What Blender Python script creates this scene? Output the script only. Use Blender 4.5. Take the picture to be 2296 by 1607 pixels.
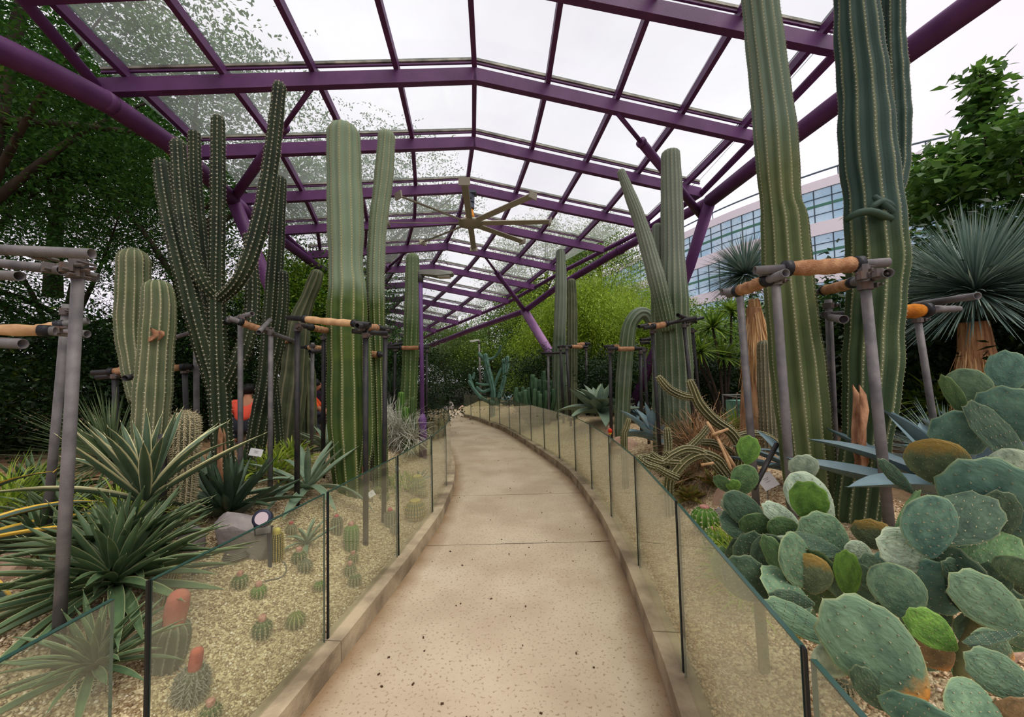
import bpy, bmesh, math, random
import numpy as np
from mathutils import Vector, Matrix, noise as mnoise
random.seed(7); RS=np.random.RandomState(11)
SC=bpy.context.scene; COL=SC.collection
for _o in list(bpy.data.objects): bpy.data.objects.remove(_o)
# ---------------------------------------------------------------- camera, sky, sun, exposure
F,PITCH,ROLL,EYE=870.0,math.atan(42/870),.025,1.6
_c,_s=math.cos(PITCH),math.sin(PITCH)
_f=Vector((0,_c,_s)); _r0=Vector((1,0,0)); _u0=Vector((0,-_s,_c))
_R=_r0*math.cos(ROLL)-_u0*math.sin(ROLL); _U=_r0*math.sin(ROLL)+_u0*math.cos(ROLL)
cd=bpy.data.cameras.new('camera'); cam=bpy.data.objects.new('camera',cd); COL.objects.link(cam)
cd.sensor_width=36; cd.lens=F/2296*36; cd.clip_end=600; cd.clip_start=.02
cam.matrix_world=Matrix(((_R.x,_U.x,-_f.x,0),(_R.y,_U.y,-_f.y,0),(_R.z,_U.z,-_f.z,EYE),(0,0,0,1)))
SC.camera=cam
SC.view_settings.view_transform='Standard'; SC.view_settings.look='None'
SC.view_settings.exposure=0.0; SC.view_settings.gamma=1; SC.view_settings.use_curve_mapping=False
w=bpy.data.worlds.new('sky'); SC.world=w; w.use_nodes=True
nt=w.node_tree; nt.nodes.clear()
o_=nt.nodes.new('ShaderNodeOutputWorld'); bg=nt.nodes.new('ShaderNodeBackground')
tc=nt.nodes.new('ShaderNodeTexCoord'); mp=nt.nodes.new('ShaderNodeMapping'); mp.inputs['Scale'].default_value=(1.2,1.2,2.5)
nz=nt.nodes.new('ShaderNodeTexNoise'); nz.inputs['Scale'].default_value=1.3; nz.inputs['Detail'].default_value=5
cr=nt.nodes.new('ShaderNodeValToRGB')
cr.color_ramp.elements[0].position=.3; cr.color_ramp.elements[0].color=(.63,.58,.66,1)
cr.color_ramp.elements[1].position=.7; cr.color_ramp.elements[1].color=(.86,.81,.88,1)
L=nt.links.new
L(tc.outputs['Generated'],mp.inputs['Vector']); L(mp.outputs['Vector'],nz.inputs['Vector']); L(nz.outputs['Fac'],cr.inputs['Fac'])
L(cr.outputs['Color'],bg.inputs['Color']); bg.inputs['Strength'].default_value=1.4; L(bg.outputs[0],o_.inputs['Surface'])
sd=bpy.data.lights.new('hazy_sun','SUN'); sd.energy=3.4; sd.angle=math.radians(50); sd.color=(1,.96,.88)
sun=bpy.data.objects.new('hazy_sun',sd); COL.objects.link(sun)
sun.rotation_euler=Vector((-.35,.35,-1)).to_track_quat('-Z','Y').to_euler()
# ---------------------------------------------------------------- pixel <-> world
def ray(px,py):
    d=_f*F+_R*(px-1148)-_U*(py-803.5)
    return d/d.y
def W(px,py,Y):
    r=ray(px,py); return Vector((r.x*Y,Y,EYE+r.z*Y))
def atz(px,py,z):
    r=ray(px,py); t=(z-EYE)/r.z; return Vector((r.x*t,t,z))
def interp(x,tab):
    if x<=tab[0][0]: return tab[0][1]
    for (a,b),(c,d) in zip(tab,tab[1:]):
        if x<=c: return b+(d-b)*(x-a)/(c-a)
    (a,b),(c,d)=tab[-2:]; return d
RAILL=[(-3,-1.3),(0,-1.27),(1.27,-1.23),(2.3,-1.1),(3.35,-.99),(4.4,-.92),(5.45,-.95),(6.45,-1.06),(7.6,-1.27),(8.7,-1.54),(9.8,-1.85),(11,-2.2),(12.2,-2.62),(14,-3.4),(17,-5.3),(21,-8.5)]
RAILR=[(-3,.25),(0,.45),(.96,.65),(2,.82),(3.08,.94),(4.12,1.0),(5.12,1.0),(6.15,.95),(7.1,.8),(8.1,.6),(9.15,.38),(10.2,.14),(11.4,-.13),(12.4,-.44),(13.4,-.82),(14.7,-1.24),(15.8,-1.7),(16.3,-2.0),(18,-2.4),(21,-2.8)]
xL=lambda y:interp(y,RAILL)
xR=lambda y:interp(y,RAILR)
def sm(t): t=max(0,min(1,t)); return t*t*(3-2*t)
def terrain(x,y):
    if y>20.7: return .05+.4*sm((y-20.7)/3)
    d=max(xL(y)-x, x-xR(y))
    if d<0.03: return 0.0
    return .09+.47*sm(d/1.6)+.05*(mnoise.noise(Vector((x*.9,y*.9,0))))*sm(d/.8)
def G(px,py):
    r=ray(px,py); t=.8
    while t<60:
        p=r*t
        if p.z+EYE<=terrain(p.x,p.y):
            a,b=t-.03,t
            for _ in range(10):
                m=(a+b)/2; q=r*m
                if q.z+EYE<=terrain(q.x,q.y): b=m
                else: a=m
            q=r*b; return Vector((q.x,q.y,q.z+EYE))
        t+=.03
    return W(px,py,40)
def rad(wpx,px,Y):
    t=(px-1148)/F; return wpx/2*Y/F/math.sqrt(1+t*t)
# ---------------------------------------------------------------- objects
def tag(o,label=None,cat=None,group=None,kind=None):
    if label: o['label']=label
    if cat: o['category']=cat
    if group: o['group']=group
    if kind: o['kind']=kind
    return o
def thing(name,label,cat,loc=(0,0,0),group=None):
    o=bpy.data.objects.new(name,None); COL.objects.link(o); o.location=loc; o.empty_display_size=.1
    return tag(o,label,cat,group)
def rootinv(p):
    m=Matrix.Identity(4)
    while p is not None:
        m=p.matrix_basis if p.parent is None else p.matrix_basis
        return (wm(p)).inverted()
    return m
def wm(p):
    if p.parent is None: return p.matrix_basis.copy() if p.type!='EMPTY' or True else None
    return wm(p.parent)@p.matrix_parent_inverse@p.matrix_basis
def link(o,parent=None):
    COL.objects.link(o)
    if parent is not None:
        o.parent=parent
        parent_w=wm(parent); o.matrix_parent_inverse=parent_w.inverted()
    return o
class MB:
    def __init__(s): s.v=[]; s.f=[]; s.m=[]; s.a=[]
    def add(s,v,f,mi=0,a=0.0):
        n=len(s.v); s.v+= [tuple(p) for p in v]; s.f+=[tuple(i+n for i in q) for q in f]; s.m+=[mi]*len(f)
        s.a+= list(a) if hasattr(a,'__len__') else [a]*len(v)
    def box(s,p,q,w,h,up=(0,0,1),mi=0,off=0):
        p=Vector(p);q=Vector(q);d=(q-p).normalized();up=Vector(up)
        x=d.cross(up)
        if x.length<1e-4: x=d.cross(Vector((0,1,0)))
        x.normalize(); u=x.cross(d).normalized()
        v=[]
        for c in (p,q):
            for a,b in ((-1,-1),(1,-1),(1,1),(-1,1)): v.append(c+x*(a*w/2)+u*(b*h/2+off))
        s.add(v,[(3,2,1,0),(4,5,6,7),(0,1,5,4),(1,2,6,5),(2,3,7,6),(3,0,4,7)],mi)
    def cube(s,c,sx,sy,sz,rz=0,mi=0,M=None):
        M=M or Matrix.Rotation(rz,3,'Z'); c=Vector(c); v=[]
        for z in (-1,1):
            for a,b in ((-1,-1),(1,-1),(1,1),(-1,1)): v.append(c+M@Vector((a*sx/2,b*sy/2,z*sz/2)))
        s.add(v,[(3,2,1,0),(4,5,6,7),(0,1,5,4),(1,2,6,5),(2,3,7,6),(3,0,4,7)],mi)
    def tube(s,pts,r,seg=10,mi=0,cap=True,hollow=0):
        pts=[Vector(p) for p in pts]; n=len(pts)
        rr=list(r) if hasattr(r,'__len__') else [r]*n
        if hollow:
            ia=pts[0]+(pts[-1]-pts[0]).normalized()*hollow
            ib=pts[-1]+(pts[-2]-pts[-1]).normalized()*hollow
            pts=[ia,pts[0]]+pts+[pts[-1],ib]; rr=[rr[0]*.85,rr[0]*.85]+rr+[rr[-1]*.85]*2
        n=len(pts); N=None; v=[]
        for i in range(n):
            a=pts[max(0,i-1)];b=pts[min(n-1,i+1)]; t=(b-a)
            if hollow and (i<2 or i>n-3): t=(pts[2+1]-pts[2]) if i<2 else (pts[-3]-pts[-4])
            elif hollow and (i==2 or i==n-3): t=(pts[3]-pts[2]) if i==2 else (pts[-3]-pts[-4])
            t.normalize()
            if N is None:
                N=t.cross(Vector((0,0,1)))
                if N.length<.1: N=t.cross(Vector((0,1,0)))
            N=(N-t*N.dot(t)).normalized(); B=t.cross(N)
            for k in range(seg):
                an=2*math.pi*k/seg; v.append(pts[i]+(N*math.cos(an)+B*math.sin(an))*rr[i])
        f=[(i*seg+k,i*seg+(k+1)%seg,(i+1)*seg+(k+1)%seg,(i+1)*seg+k) for i in range(n-1) for k in range(seg)]
        if cap: f+=[tuple(range(seg))[::-1],tuple((n-1)*seg+k for k in range(seg))]
        s.add(v,f,mi)
    def lathe(s,c,prof,seg=16,mi=0,ax=(0,0,1)):
        c=Vector(c);q=Vector(ax).to_track_quat('Z','Y').to_matrix(); v=[]
        for (r,z) in prof:
            for k in range(seg):
                a=2*math.pi*k/seg; v.append(c+q@Vector((r*math.cos(a),r*math.sin(a),z)))
        n=len(prof)
        f=[(i*seg+k,i*seg+(k+1)%seg,(i+1)*seg+(k+1)%seg,(i+1)*seg+k) for i in range(n-1) for k in range(seg)]
        f+=[tuple(range(seg))[::-1],tuple((n-1)*seg+k for k in range(seg))]
        s.add(v,f,mi)
    def mesh(s,name,mats,smooth=False,attr=None):
        me=bpy.data.meshes.new(name); me.from_pydata(s.v,[],s.f)
        for m in (mats if isinstance(mats,(list,tuple)) else [mats]): me.materials.append(m)
        if any(s.m): me.polygons.foreach_set('material_index',s.m)
        if smooth: me.polygons.foreach_set('use_smooth',[True]*len(s.f))
        if attr:
            a=me.attributes.new(attr,'FLOAT','POINT'); a.data.foreach_set('value',s.a)
        me.update(); return me
    def obj(s,name,mats,parent=None,smooth=False,attr=None):
        o=bpy.data.objects.new(name,s.mesh(name,mats,smooth,attr)); return link(o,parent)
def np_mesh(name,V,Q,mat,tint=None,smooth=False,k=4):
    me=bpy.data.meshes.new(name); V=np.asarray(V,np.float32).reshape(-1,3); Q=np.asarray(Q,np.int32).reshape(-1,k)
    me.vertices.add(len(V)); me.vertices.foreach_set('co',V.ravel())
    me.loops.add(Q.size); me.loops.foreach_set('vertex_index',Q.ravel())
    me.polygons.add(len(Q)); me.polygons.foreach_set('loop_start',np.arange(0,Q.size,k,dtype=np.int32))
    try: me.polygons.foreach_set('loop_total',np.full(len(Q),k,np.int32))
    except Exception: pass
    me.materials.append(mat)
    if tint is not None:
        a=me.attributes.new('tint','FLOAT','FACE'); a.data.foreach_set('value',np.asarray(tint,np.float32))
    if smooth: me.polygons.foreach_set('use_smooth',[True]*len(Q))
    me.update(calc_edges=True); me.validate(); return me
def cp(o,loc=None,rz=0,sc=1,label=None,group=None,parent=None,M=None):
    c=o.copy(); COL.objects.link(c)
    if parent is not None:
        pi=o.matrix_parent_inverse.copy(); c.parent=parent; c.matrix_parent_inverse=pi
    if loc is not None: c.location=loc; c.rotation_euler=(0,0,rz); c.scale=(sc,sc,sc) if not hasattr(sc,'__len__') else sc
    if M is not None: c.matrix_basis=M
    if label: c['label']=label
    if group: c['group']=group
    for ch in list(o.children): cp(ch,parent=c)
    return c
# ---------------------------------------------------------------- materials
def mat(name,col,rough=.7,metal=0,n=None,col2=None,nscale=8,bump=0,bscale=None,detail=4,coord='Object',spec=.3,stretch=(1,1,1),lo=.35,hi=.65,trans=0):
    m=bpy.data.materials.new(name); m.use_nodes=True; t=m.node_tree; b=t.nodes['Principled BSDF']
    b.inputs['Base Color'].default_value=(*col,1); b.inputs['Roughness'].default_value=rough; b.inputs['Metallic'].default_value=metal
    b.inputs['Specular IOR Level'].default_value=spec
    tc=t.nodes.new('ShaderNodeTexCoord'); mp=t.nodes.new('ShaderNodeMapping'); mp.inputs['Scale'].default_value=stretch
    t.links.new(tc.outputs[coord],mp.inputs['Vector'])
    if col2 is not None:
        z=t.nodes.new('ShaderNodeTexNoise'); z.inputs['Scale'].default_value=nscale; z.inputs['Detail'].default_value=detail
        r=t.nodes.new('ShaderNodeValToRGB'); r.color_ramp.elements[0].position=lo; r.color_ramp.elements[1].position=hi
        r.color_ramp.elements[0].color=(*col,1); r.color_ramp.elements[1].color=(*col2,1)
        t.links.new(mp.outputs[0],z.inputs['Vector']); t.links.new(z.outputs['Fac'],r.inputs['Fac']); t.links.new(r.outputs[0],b.inputs['Base Color'])
        m['ramp']=r.name
    if bump:
        z=t.nodes.new('ShaderNodeTexNoise'); z.inputs['Scale'].default_value=bscale or nscale*4; z.inputs['Detail'].default_value=4
        u=t.nodes.new('ShaderNodeBump'); u.inputs['Strength'].default_value=bump; u.inputs['Distance'].default_value=.01
        t.links.new(mp.outputs[0],z.inputs['Vector']); t.links.new(z.outputs['Fac'],u.inputs['Height']); t.links.new(u.outputs[0],b.inputs['Normal'])
    return m
def s2l(r,g,b): return tuple(((c/255)/12.92 if c/255<.04045 else ((c/255+.055)/1.055)**2.4) for c in (r,g,b))
def mixrgb(t,a,b,fac,blend='MIX'):
    n=t.nodes.new('ShaderNodeMix'); n.data_type='RGBA'; n.blend_type=blend
    for s,v in ((n.inputs['Factor'],fac),(n.inputs[6],a),(n.inputs[7],b)):
        if hasattr(v,'is_linked') or hasattr(v,'links'): t.links.new(v,s)
        else: s.default_value=v if not isinstance(v,tuple) else (*v[:3],1)
    return n.outputs[2]
def srcout(m):
    b=m.node_tree.nodes['Principled BSDF']; i=b.inputs['Base Color']
    return i.links[0].from_socket if i.is_linked else tuple(i.default_value)[:3]
def attr_mix(m,attr,col,lo=0.,hi=1.,amt=1.):
    """mix the base colour towards col where a point attribute is high (areole lines, leaf margins)"""
    t=m.node_tree; a=t.nodes.new('ShaderNodeAttribute'); a.attribute_name=attr
    r=t.nodes.new('ShaderNodeMapRange'); r.inputs['From Min'].default_value=lo; r.inputs['From Max'].default_value=hi; r.inputs['To Max'].default_value=amt
    t.links.new(a.outputs['Fac'],r.inputs['Value'])
    o=mixrgb(t,srcout(m),col,r.outputs[0]); t.links.new(o,t.nodes['Principled BSDF'].inputs['Base Color']); return m
def zmix(m,col,z0,z1,wob=.15):
    """second skin colour above a height (older corky skin / waxy new growth)"""
    t=m.node_tree; tc=t.nodes.new('ShaderNodeTexCoord'); sx=t.nodes.new('ShaderNodeSeparateXYZ'); t.links.new(tc.outputs['Object'],sx.inputs[0])
    z=t.nodes.new('ShaderNodeTexNoise'); z.inputs['Scale'].default_value=3
    t.links.new(tc.outputs['Object'],z.inputs['Vector'])
    ma=t.nodes.new('ShaderNodeMath'); ma.operation='MULTIPLY_ADD'; ma.inputs[1].default_value=wob*2; t.links.new(z.outputs['Fac'],ma.inputs[0]); t.links.new(sx.outputs['Z'],ma.inputs[2])
    r=t.nodes.new('ShaderNodeMapRange'); r.inputs['From Min'].default_value=z0+wob; r.inputs['From Max'].default_value=z1+wob
    t.links.new(ma.outputs[0],r.inputs['Value'])
    o=mixrgb(t,srcout(m),col,r.outputs[0]); t.links.new(o,t.nodes['Principled BSDF'].inputs['Base Color']); return m
def zbands(m,col,scale,amt=.6):
    t=m.node_tree; tc=t.nodes.new('ShaderNodeTexCoord'); mp=t.nodes.new('ShaderNodeMapping'); mp.inputs['Scale'].default_value=(.25,.25,scale)
    z=t.nodes.new('ShaderNodeTexNoise'); z.inputs['Scale'].default_value=1; z.inputs['Detail'].default_value=2
    t.links.new(tc.outputs['Object'],mp.inputs[0]); t.links.new(mp.outputs[0],z.inputs['Vector'])
    r=t.nodes.new('ShaderNodeMapRange'); r.inputs['From Min'].default_value=.42; r.inputs['From Max'].default_value=.6; r.inputs['To Max'].default_value=amt
    t.links.new(z.outputs['Fac'],r.inputs['Value'])
    o=mixrgb(t,srcout(m),col,r.outputs[0]); t.links.new(o,t.nodes['Principled BSDF'].inputs['Base Color']); return m
def leafmat(name,c1,c2,c3=None,rough=.5,trans=.35):
    m=bpy.data.materials.new(name); m.use_nodes=True; t=m.node_tree; b=t.nodes['Principled BSDF']; b.inputs['Roughness'].default_value=rough
    b.inputs['Specular IOR Level'].default_value=.3
    a=t.nodes.new('ShaderNodeAttribute'); a.attribute_name='tint'
    r=t.nodes.new('ShaderNodeValToRGB'); r.color_ramp.elements[0].color=(*c1,1); r.color_ramp.elements[1].color=(*c2,1)
    if c3: r.color_ramp.elements[1].position=.85; e=r.color_ramp.elements.new(1.0); e.color=(*c3,1)
    t.links.new(a.outputs['Fac'],r.inputs['Fac']); t.links.new(r.outputs[0],b.inputs['Base Color'])
    tr=t.nodes.new('ShaderNodeBsdfTranslucent'); t.links.new(r.outputs[0],tr.inputs['Color'])
    mx=t.nodes.new('ShaderNodeMixShader'); mx.inputs[0].default_value=trans
    o=t.nodes['Material Output']; t.links.new(b.outputs[0],mx.inputs[1]); t.links.new(tr.outputs[0],mx.inputs[2]); t.links.new(mx.outputs[0],o.inputs['Surface'])
    return m
def glassmat(name,tint,film,filmamt,rough=.02,dirt=4.0,trl=0.0,f0=.045,gloss=1.0):
    """thin pane: straight-through light, Schlick mirror reflection, and a film of dust / algae"""
    m=bpy.data.materials.new(name); m.use_nodes=True; t=m.node_tree; t.nodes.remove(t.nodes['Principled BSDF'])
    tp=t.nodes.new('ShaderNodeBsdfTransparent'); tp.inputs[0].default_value=(*tint,1)
    gl=t.nodes.new('ShaderNodeBsdfGlossy'); gl.inputs['Roughness'].default_value=rough; gl.inputs[0].default_value=(gloss,gloss,gloss*.97,1)
    df=t.nodes.new('ShaderNodeBsdfDiffuse'); df.inputs[0].default_value=(*film,1)
    fs=df.outputs[0]
    if trl:
        tl=t.nodes.new('ShaderNodeBsdfTranslucent'); tl.inputs[0].default_value=(*film,1); x=t.nodes.new('ShaderNodeMixShader'); x.inputs[0].default_value=trl
        t.links.new(fs,x.inputs[1]); t.links.new(tl.outputs[0],x.inputs[2]); fs=x.outputs[0]
    tc=t.nodes.new('ShaderNodeTexCoord'); z=t.nodes.new('ShaderNodeTexNoise'); z.inputs['Scale'].default_value=dirt; z.inputs['Detail'].default_value=6
    t.links.new(tc.outputs['Object'],z.inputs['Vector'])
    r=t.nodes.new('ShaderNodeMapRange'); r.inputs['From Min'].default_value=.3; r.inputs['From Max'].default_value=.7; r.inputs['To Min'].default_value=filmamt*.7; r.inputs['To Max'].default_value=filmamt*1.3
    t.links.new(z.outputs['Fac'],r.inputs['Value'])
    m1=t.nodes.new('ShaderNodeMixShader'); t.links.new(r.outputs[0],m1.inputs[0]); t.links.new(tp.outputs[0],m1.inputs[1]); t.links.new(fs,m1.inputs[2])
    lw=t.nodes.new('ShaderNodeLayerWeight'); lw.inputs[0].default_value=.5
    p=t.nodes.new('ShaderNodeMath'); p.operation='POWER'; p.inputs[1].default_value=5; t.links.new(lw.outputs['Facing'],p.inputs[0])
    q=t.nodes.new('ShaderNodeMath'); q.operation='MULTIPLY_ADD'; q.inputs[1].default_value=1-f0; q.inputs[2].default_value=f0; q.use_clamp=True; t.links.new(p.outputs[0],q.inputs[0])
    m2=t.nodes.new('ShaderNodeMixShader'); t.links.new(q.outputs[0],m2.inputs[0]); t.links.new(m1.outputs[0],m2.inputs[1]); t.links.new(gl.outputs[0],m2.inputs[2])
    t.links.new(m2.outputs[0],t.nodes['Material Output'].inputs['Surface'])
    return m
M={}
M['purple']=mat('purple_paint',s2l(92,50,98),.5,col2=s2l(108,62,112),nscale=3,spec=.3,bump=.1,bscale=60)
M['purple_lt']=mat('purple_post_paint',s2l(98,62,118),.5,col2=s2l(116,78,132),nscale=3)
M['purple_lit']=mat('lit_purple_post_paint',s2l(146,108,146),.5,col2=s2l(124,86,128),nscale=3)  # purple column paint, made paler to put the light on it into the colour
M['bar']=mat('weathered_aluminium',s2l(178,172,160),.5,.3,col2=s2l(110,105,100),nscale=5)
M['roofglass']=glassmat('dusty_roof_glass',(.95,.975,.96),(.82,.85,.82),.09,.05,1.2,.8,.04)
M['railglass']=glassmat('dusty_rail_glass',(.88,.91,.83),(.56,.57,.45),.11,.015,2.5,.3,.05)
M['railglassL']=glassmat('cleaner_rail_glass',(.92,.95,.89),(.58,.58,.46),.05,.015,2.5,.3,.05)
M['black']=mat('black_seal',s2l(18,20,22),.4)
M['edge']=mat('green_glass_edge',s2l(40,70,62),.2,spec=.6)
def pathmat():
    m=mat('buff_concrete',s2l(188,171,147),.85,col2=s2l(168,149,125),nscale=1.4,bump=.3,bscale=140,detail=9)
    t=m.node_tree; tc=t.nodes.new('ShaderNodeTexCoord')
    z=t.nodes.new('ShaderNodeTexNoise'); z.inputs['Scale'].default_value=55; z.inputs['Detail'].default_value=3; t.links.new(tc.outputs['Object'],z.inputs['Vector'])
    r=t.nodes.new('ShaderNodeMapRange'); r.inputs['From Min'].default_value=.58; r.inputs['From Max'].default_value=.68; r.inputs['To Max'].default_value=.8; t.links.new(z.outputs['Fac'],r.inputs['Value'])
    b=t.nodes['Principled BSDF']; t.links.new(mixrgb(t,srcout(m),s2l(128,104,80),r.outputs[0]),b.inputs['Base Color'])
    z=t.nodes.new('ShaderNodeTexNoise'); z.inputs['Scale'].default_value=.9; z.inputs['Detail'].default_value=7; z.inputs['Roughness'].default_value=.65; t.links.new(tc.outputs['Object'],z.inputs['Vector'])
    r=t.nodes.new('ShaderNodeMapRange'); r.inputs['From Min'].default_value=.56; r.inputs['From Max'].default_value=.72; r.inputs['To Max'].default_value=.55; t.links.new(z.outputs['Fac'],r.inputs['Value'])
    t.links.new(mixrgb(t,srcout(m),s2l(160,132,102),r.outputs[0]),b.inputs['Base Color'])
    # run-off dirt collected along both kerbs
    a=t.nodes.new('ShaderNodeAttribute'); a.attribute_name='edge'; z=t.nodes.new('ShaderNodeTexNoise'); z.inputs['Scale'].default_value=5; z.inputs['Detail'].default_value=6; t.links.new(tc.outputs['Object'],z.inputs['Vector'])
    q=t.nodes.new('ShaderNodeMath'); q.operation='MULTIPLY_ADD'; q.inputs[1].default_value=.5; t.links.new(z.outputs['Fac'],q.inputs[0]); t.links.new(a.outputs['Fac'],q.inputs[2])
    r=t.nodes.new('ShaderNodeMapRange'); r.inputs['From Min'].default_value=.72; r.inputs['From Max'].default_value=1.25; r.inputs['To Max'].default_value=.8; t.links.new(q.outputs[0],r.inputs['Value'])
    t.links.new(mixrgb(t,srcout(m),s2l(120,92,58),r.outputs[0]),b.inputs['Base Color'])
    return m
M['path']=pathmat()
M['curb']=mat('weathered_kerb_concrete',s2l(178,160,132),.9,col2=s2l(120,104,84),nscale=4,bump=.4,bscale=60,detail=8)
M['joint']=mat('joint_dirt',s2l(110,90,66),.95)
def soilmat():
    m=mat('coarse_bed_soil',s2l(168,134,98),.95,col2=s2l(112,84,60),nscale=5,bump=.8,bscale=90,detail=10)
    t=m.node_tree; b=t.nodes['Principled BSDF']; tc=t.nodes.new('ShaderNodeTexCoord'); v=t.nodes.new('ShaderNodeTexVoronoi'); v.inputs['Scale'].default_value=75; t.links.new(tc.outputs['Object'],v.inputs['Vector'])
    g=t.nodes.new('ShaderNodeSeparateColor'); t.links.new(v.outputs['Color'],g.inputs[0])
    r=t.nodes.new('ShaderNodeValToRGB'); r.color_ramp.elements[0].color=(*s2l(140,112,78),1); r.color_ramp.elements[1].color=(*s2l(226,208,168),1); t.links.new(g.outputs[0],r.inputs[0])
    a=t.nodes.new('ShaderNodeAttribute'); a.attribute_name='pebbly'; t.links.new(mixrgb(t,srcout(m),r.outputs[0],a.outputs['Fac']),b.inputs['Base Color'])
    u=t.nodes.new('ShaderNodeBump'); u.invert=True; u.inputs['Strength'].default_value=.7; u.inputs['Distance'].default_value=.008; t.links.new(v.outputs['Distance'],u.inputs['Height']); t.links.new(b.inputs['Normal'].links[0].from_socket,u.inputs['Normal']); t.links.new(u.outputs[0],b.inputs['Normal'])
    return m
M['soil']=soilmat()
M['forest']=mat('forest_floor',s2l(52,44,32),.95,col2=s2l(30,34,18),nscale=2,bump=.5,bscale=20)
M['scaf']=mat('galvanised_tube',s2l(120,115,114),.65,.25,col2=s2l(90,87,88),nscale=9,bump=.2,bscale=200,detail=8)
M['scafb']=mat('black_painted_tube',s2l(34,33,36),.5,col2=s2l(52,48,46),nscale=12)
M['clamp']=mat('weathered_clamp',s2l(98,92,90),.65,.4,col2=s2l(110,86,70),nscale=25,lo=.45,hi=.75)
M['coir']=mat('tan_coir_wrap',s2l(186,142,104),.95,col2=s2l(148,104,72),nscale=20,bump=.8,bscale=150,stretch=(1,1,1))
M['orangepad']=mat('orange_coir_pad',s2l(204,128,30),.95,col2=s2l(160,92,20),nscale=14,bump=.9,bscale=120)
M['bamboo']=mat('pale_tan_sleeve',s2l(205,165,120),.8,col2=s2l(170,130,92),nscale=12,bump=.3)
M['tape']=mat('black_tape',s2l(28,28,32),.5)
M['rock']=mat('grey_granite',s2l(150,140,136),.85,col2=s2l(112,104,104),nscale=4,bump=.8,bscale=25,detail=8)
M['rockp']=mat('pinkish_sandstone',s2l(190,160,136),.9,col2=s2l(150,120,100),nscale=4,bump=.8,bscale=25,detail=8)
M['white']=mat('white_plate',s2l(232,228,228),.5)
M['ink']=mat('grey_print',s2l(120,120,120),.7)
M['stake']=mat('grey_stake',s2l(120,118,110),.6)
M['bark']=mat('tree_bark',s2l(74,62,50),.9,col2=s2l(44,36,30),nscale=8,bump=.8,bscale=30,stretch=(1,1,.3))
M['spine']=mat('pale_spines',s2l(214,206,180),.7)
M['spineY']=mat('golden_spines',s2l(210,180,90),.7)
M['spineT']=mat('tan_spines',s2l(176,164,130),.7)
M['spineG']=mat('grey_bristles',s2l(140,138,124),.8)
# ================================================================ SETTING
def structure(o): o['kind']='structure'; return o
mb=MB(); mb.add([(-160,-60,-.12),(160,-60,-.12),(160,160,-.12),(-160,160,-.12)],[(0,1,2,3)])
structure(mb.obj('ground',M['forest']))
# path slabs between the kerbs, recessed joints
pr=thing('path','x','x'); del pr['label']; del pr['category']; structure(pr)
yj=[-2.5]+[atz(1160,y,0).y for y in (1560,1218,1108,985)]+[12.6,16.6,20.4]
yj=[-2.5]+yj[2:]
for a,b in zip(yj,yj[1:]):
    mb=MB(); n=max(4,int((b-a)/.25)); top=[];bot=[]
    a2,b2=a+.006,b-.006
    L_=[];R_=[]
    for i in range(n+1):
        y=a2+(b2-a2)*i/n; L_.append((xL(y)+.085 if y<16.4 else xL(y),y)); R_.append((xR(y)-.085 if y<16.4 else xR(y)+.3*(y-16.4),y))
    v=[];f=[];e=[]
    U=(0,.09,.2,.5,.8,.91,1); E6=(1,.5,0,0,0,.5,1)
    for (x,y),(x2,y2) in zip(L_,R_):
        for u in U:
            yy=y+(.022*mnoise.noise(Vector((x+(x2-x)*u*2,y*3,0))) if abs(y-a2)<1e-6 or abs(y-b2)<1e-6 else 0)
            v.append((x+(x2-x)*u,yy,0))
        e+=E6; v+=[(x,y,-.1),(x2,y2,-.1)]; e+=[1,1]
    for i in range(n):
        k=9*i; f+=[(k+j,k+j+1,k+j+10,k+j+9) for j in range(6)]+[(k+7,k+16,k+17,k+8),(k,k+9,k+16,k+7),(k+6,k+8,k+17,k+15)]
    f+=[(0,7,8,6,5,4,3,2,1),tuple([9*n+j for j in range(7)]+[9*n+8,9*n+7])]
    mb.add(v,f,0,e); mb.obj('slab',M['path'],pr,attr='edge')
mb=MB()
v=[];f=[];ys=[-2.5+.25*i for i in range(93)]
for y in ys: v+=[(xL(y)+.08,y,-.025),(xR(y)-.08,y,-.025)]
f=[(2*i,2*i+1,2*i+3,2*i+2) for i in range(len(ys)-1)]
mb.add(v,f); mb.obj('joint_filler',M['joint'],pr)
def normal_at(fn,y):
    t=Vector((fn(y+.1)-fn(y-.1),.2)).normalized(); return Vector((t.y,-t.x))   # points to +x side
for nm,fn,s,y0,y1,hs in (('left',xL,1,-2.5,16.5,.12),('right',xR,-1,-2.5,16.3,.12)):
    kr=thing('kerb','x','x'); del kr['label']; del kr['category']; structure(kr)
    y=y0
    while y<y1-.05:
        ye=min(y1,y+2.4); mb=MB(); n=10; v=[]
        for i in range(n+1):
            yy=y+.004+(ye-y-.008)*i/n; p=Vector((fn(yy),yy)); nn=normal_at(fn,yy)*s
            a=p-nn*.045; b=p+nn*.085
            v+=[(a.x,a.y,hs),(b.x,b.y,hs),(b.x+nn.x*.004,b.y,-.08),(a.x,a.y,-.08)]
        f=[]
        for i in range(n):
            k=4*i; f+=[(k,k+1,k+5,k+4),(k+1,k+2,k+6,k+5),(k+2,k+3,k+7,k+6),(k+3,k,k+4,k+7)]
        f+=[(0,3,2,1),(4*n,4*n+1,4*n+2,4*n+3)]
        if s<0: f=[q[::-1] for q in f]
        mb.add(v,f); mb.obj('kerb_block',M['curb'],kr); y=ye
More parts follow.
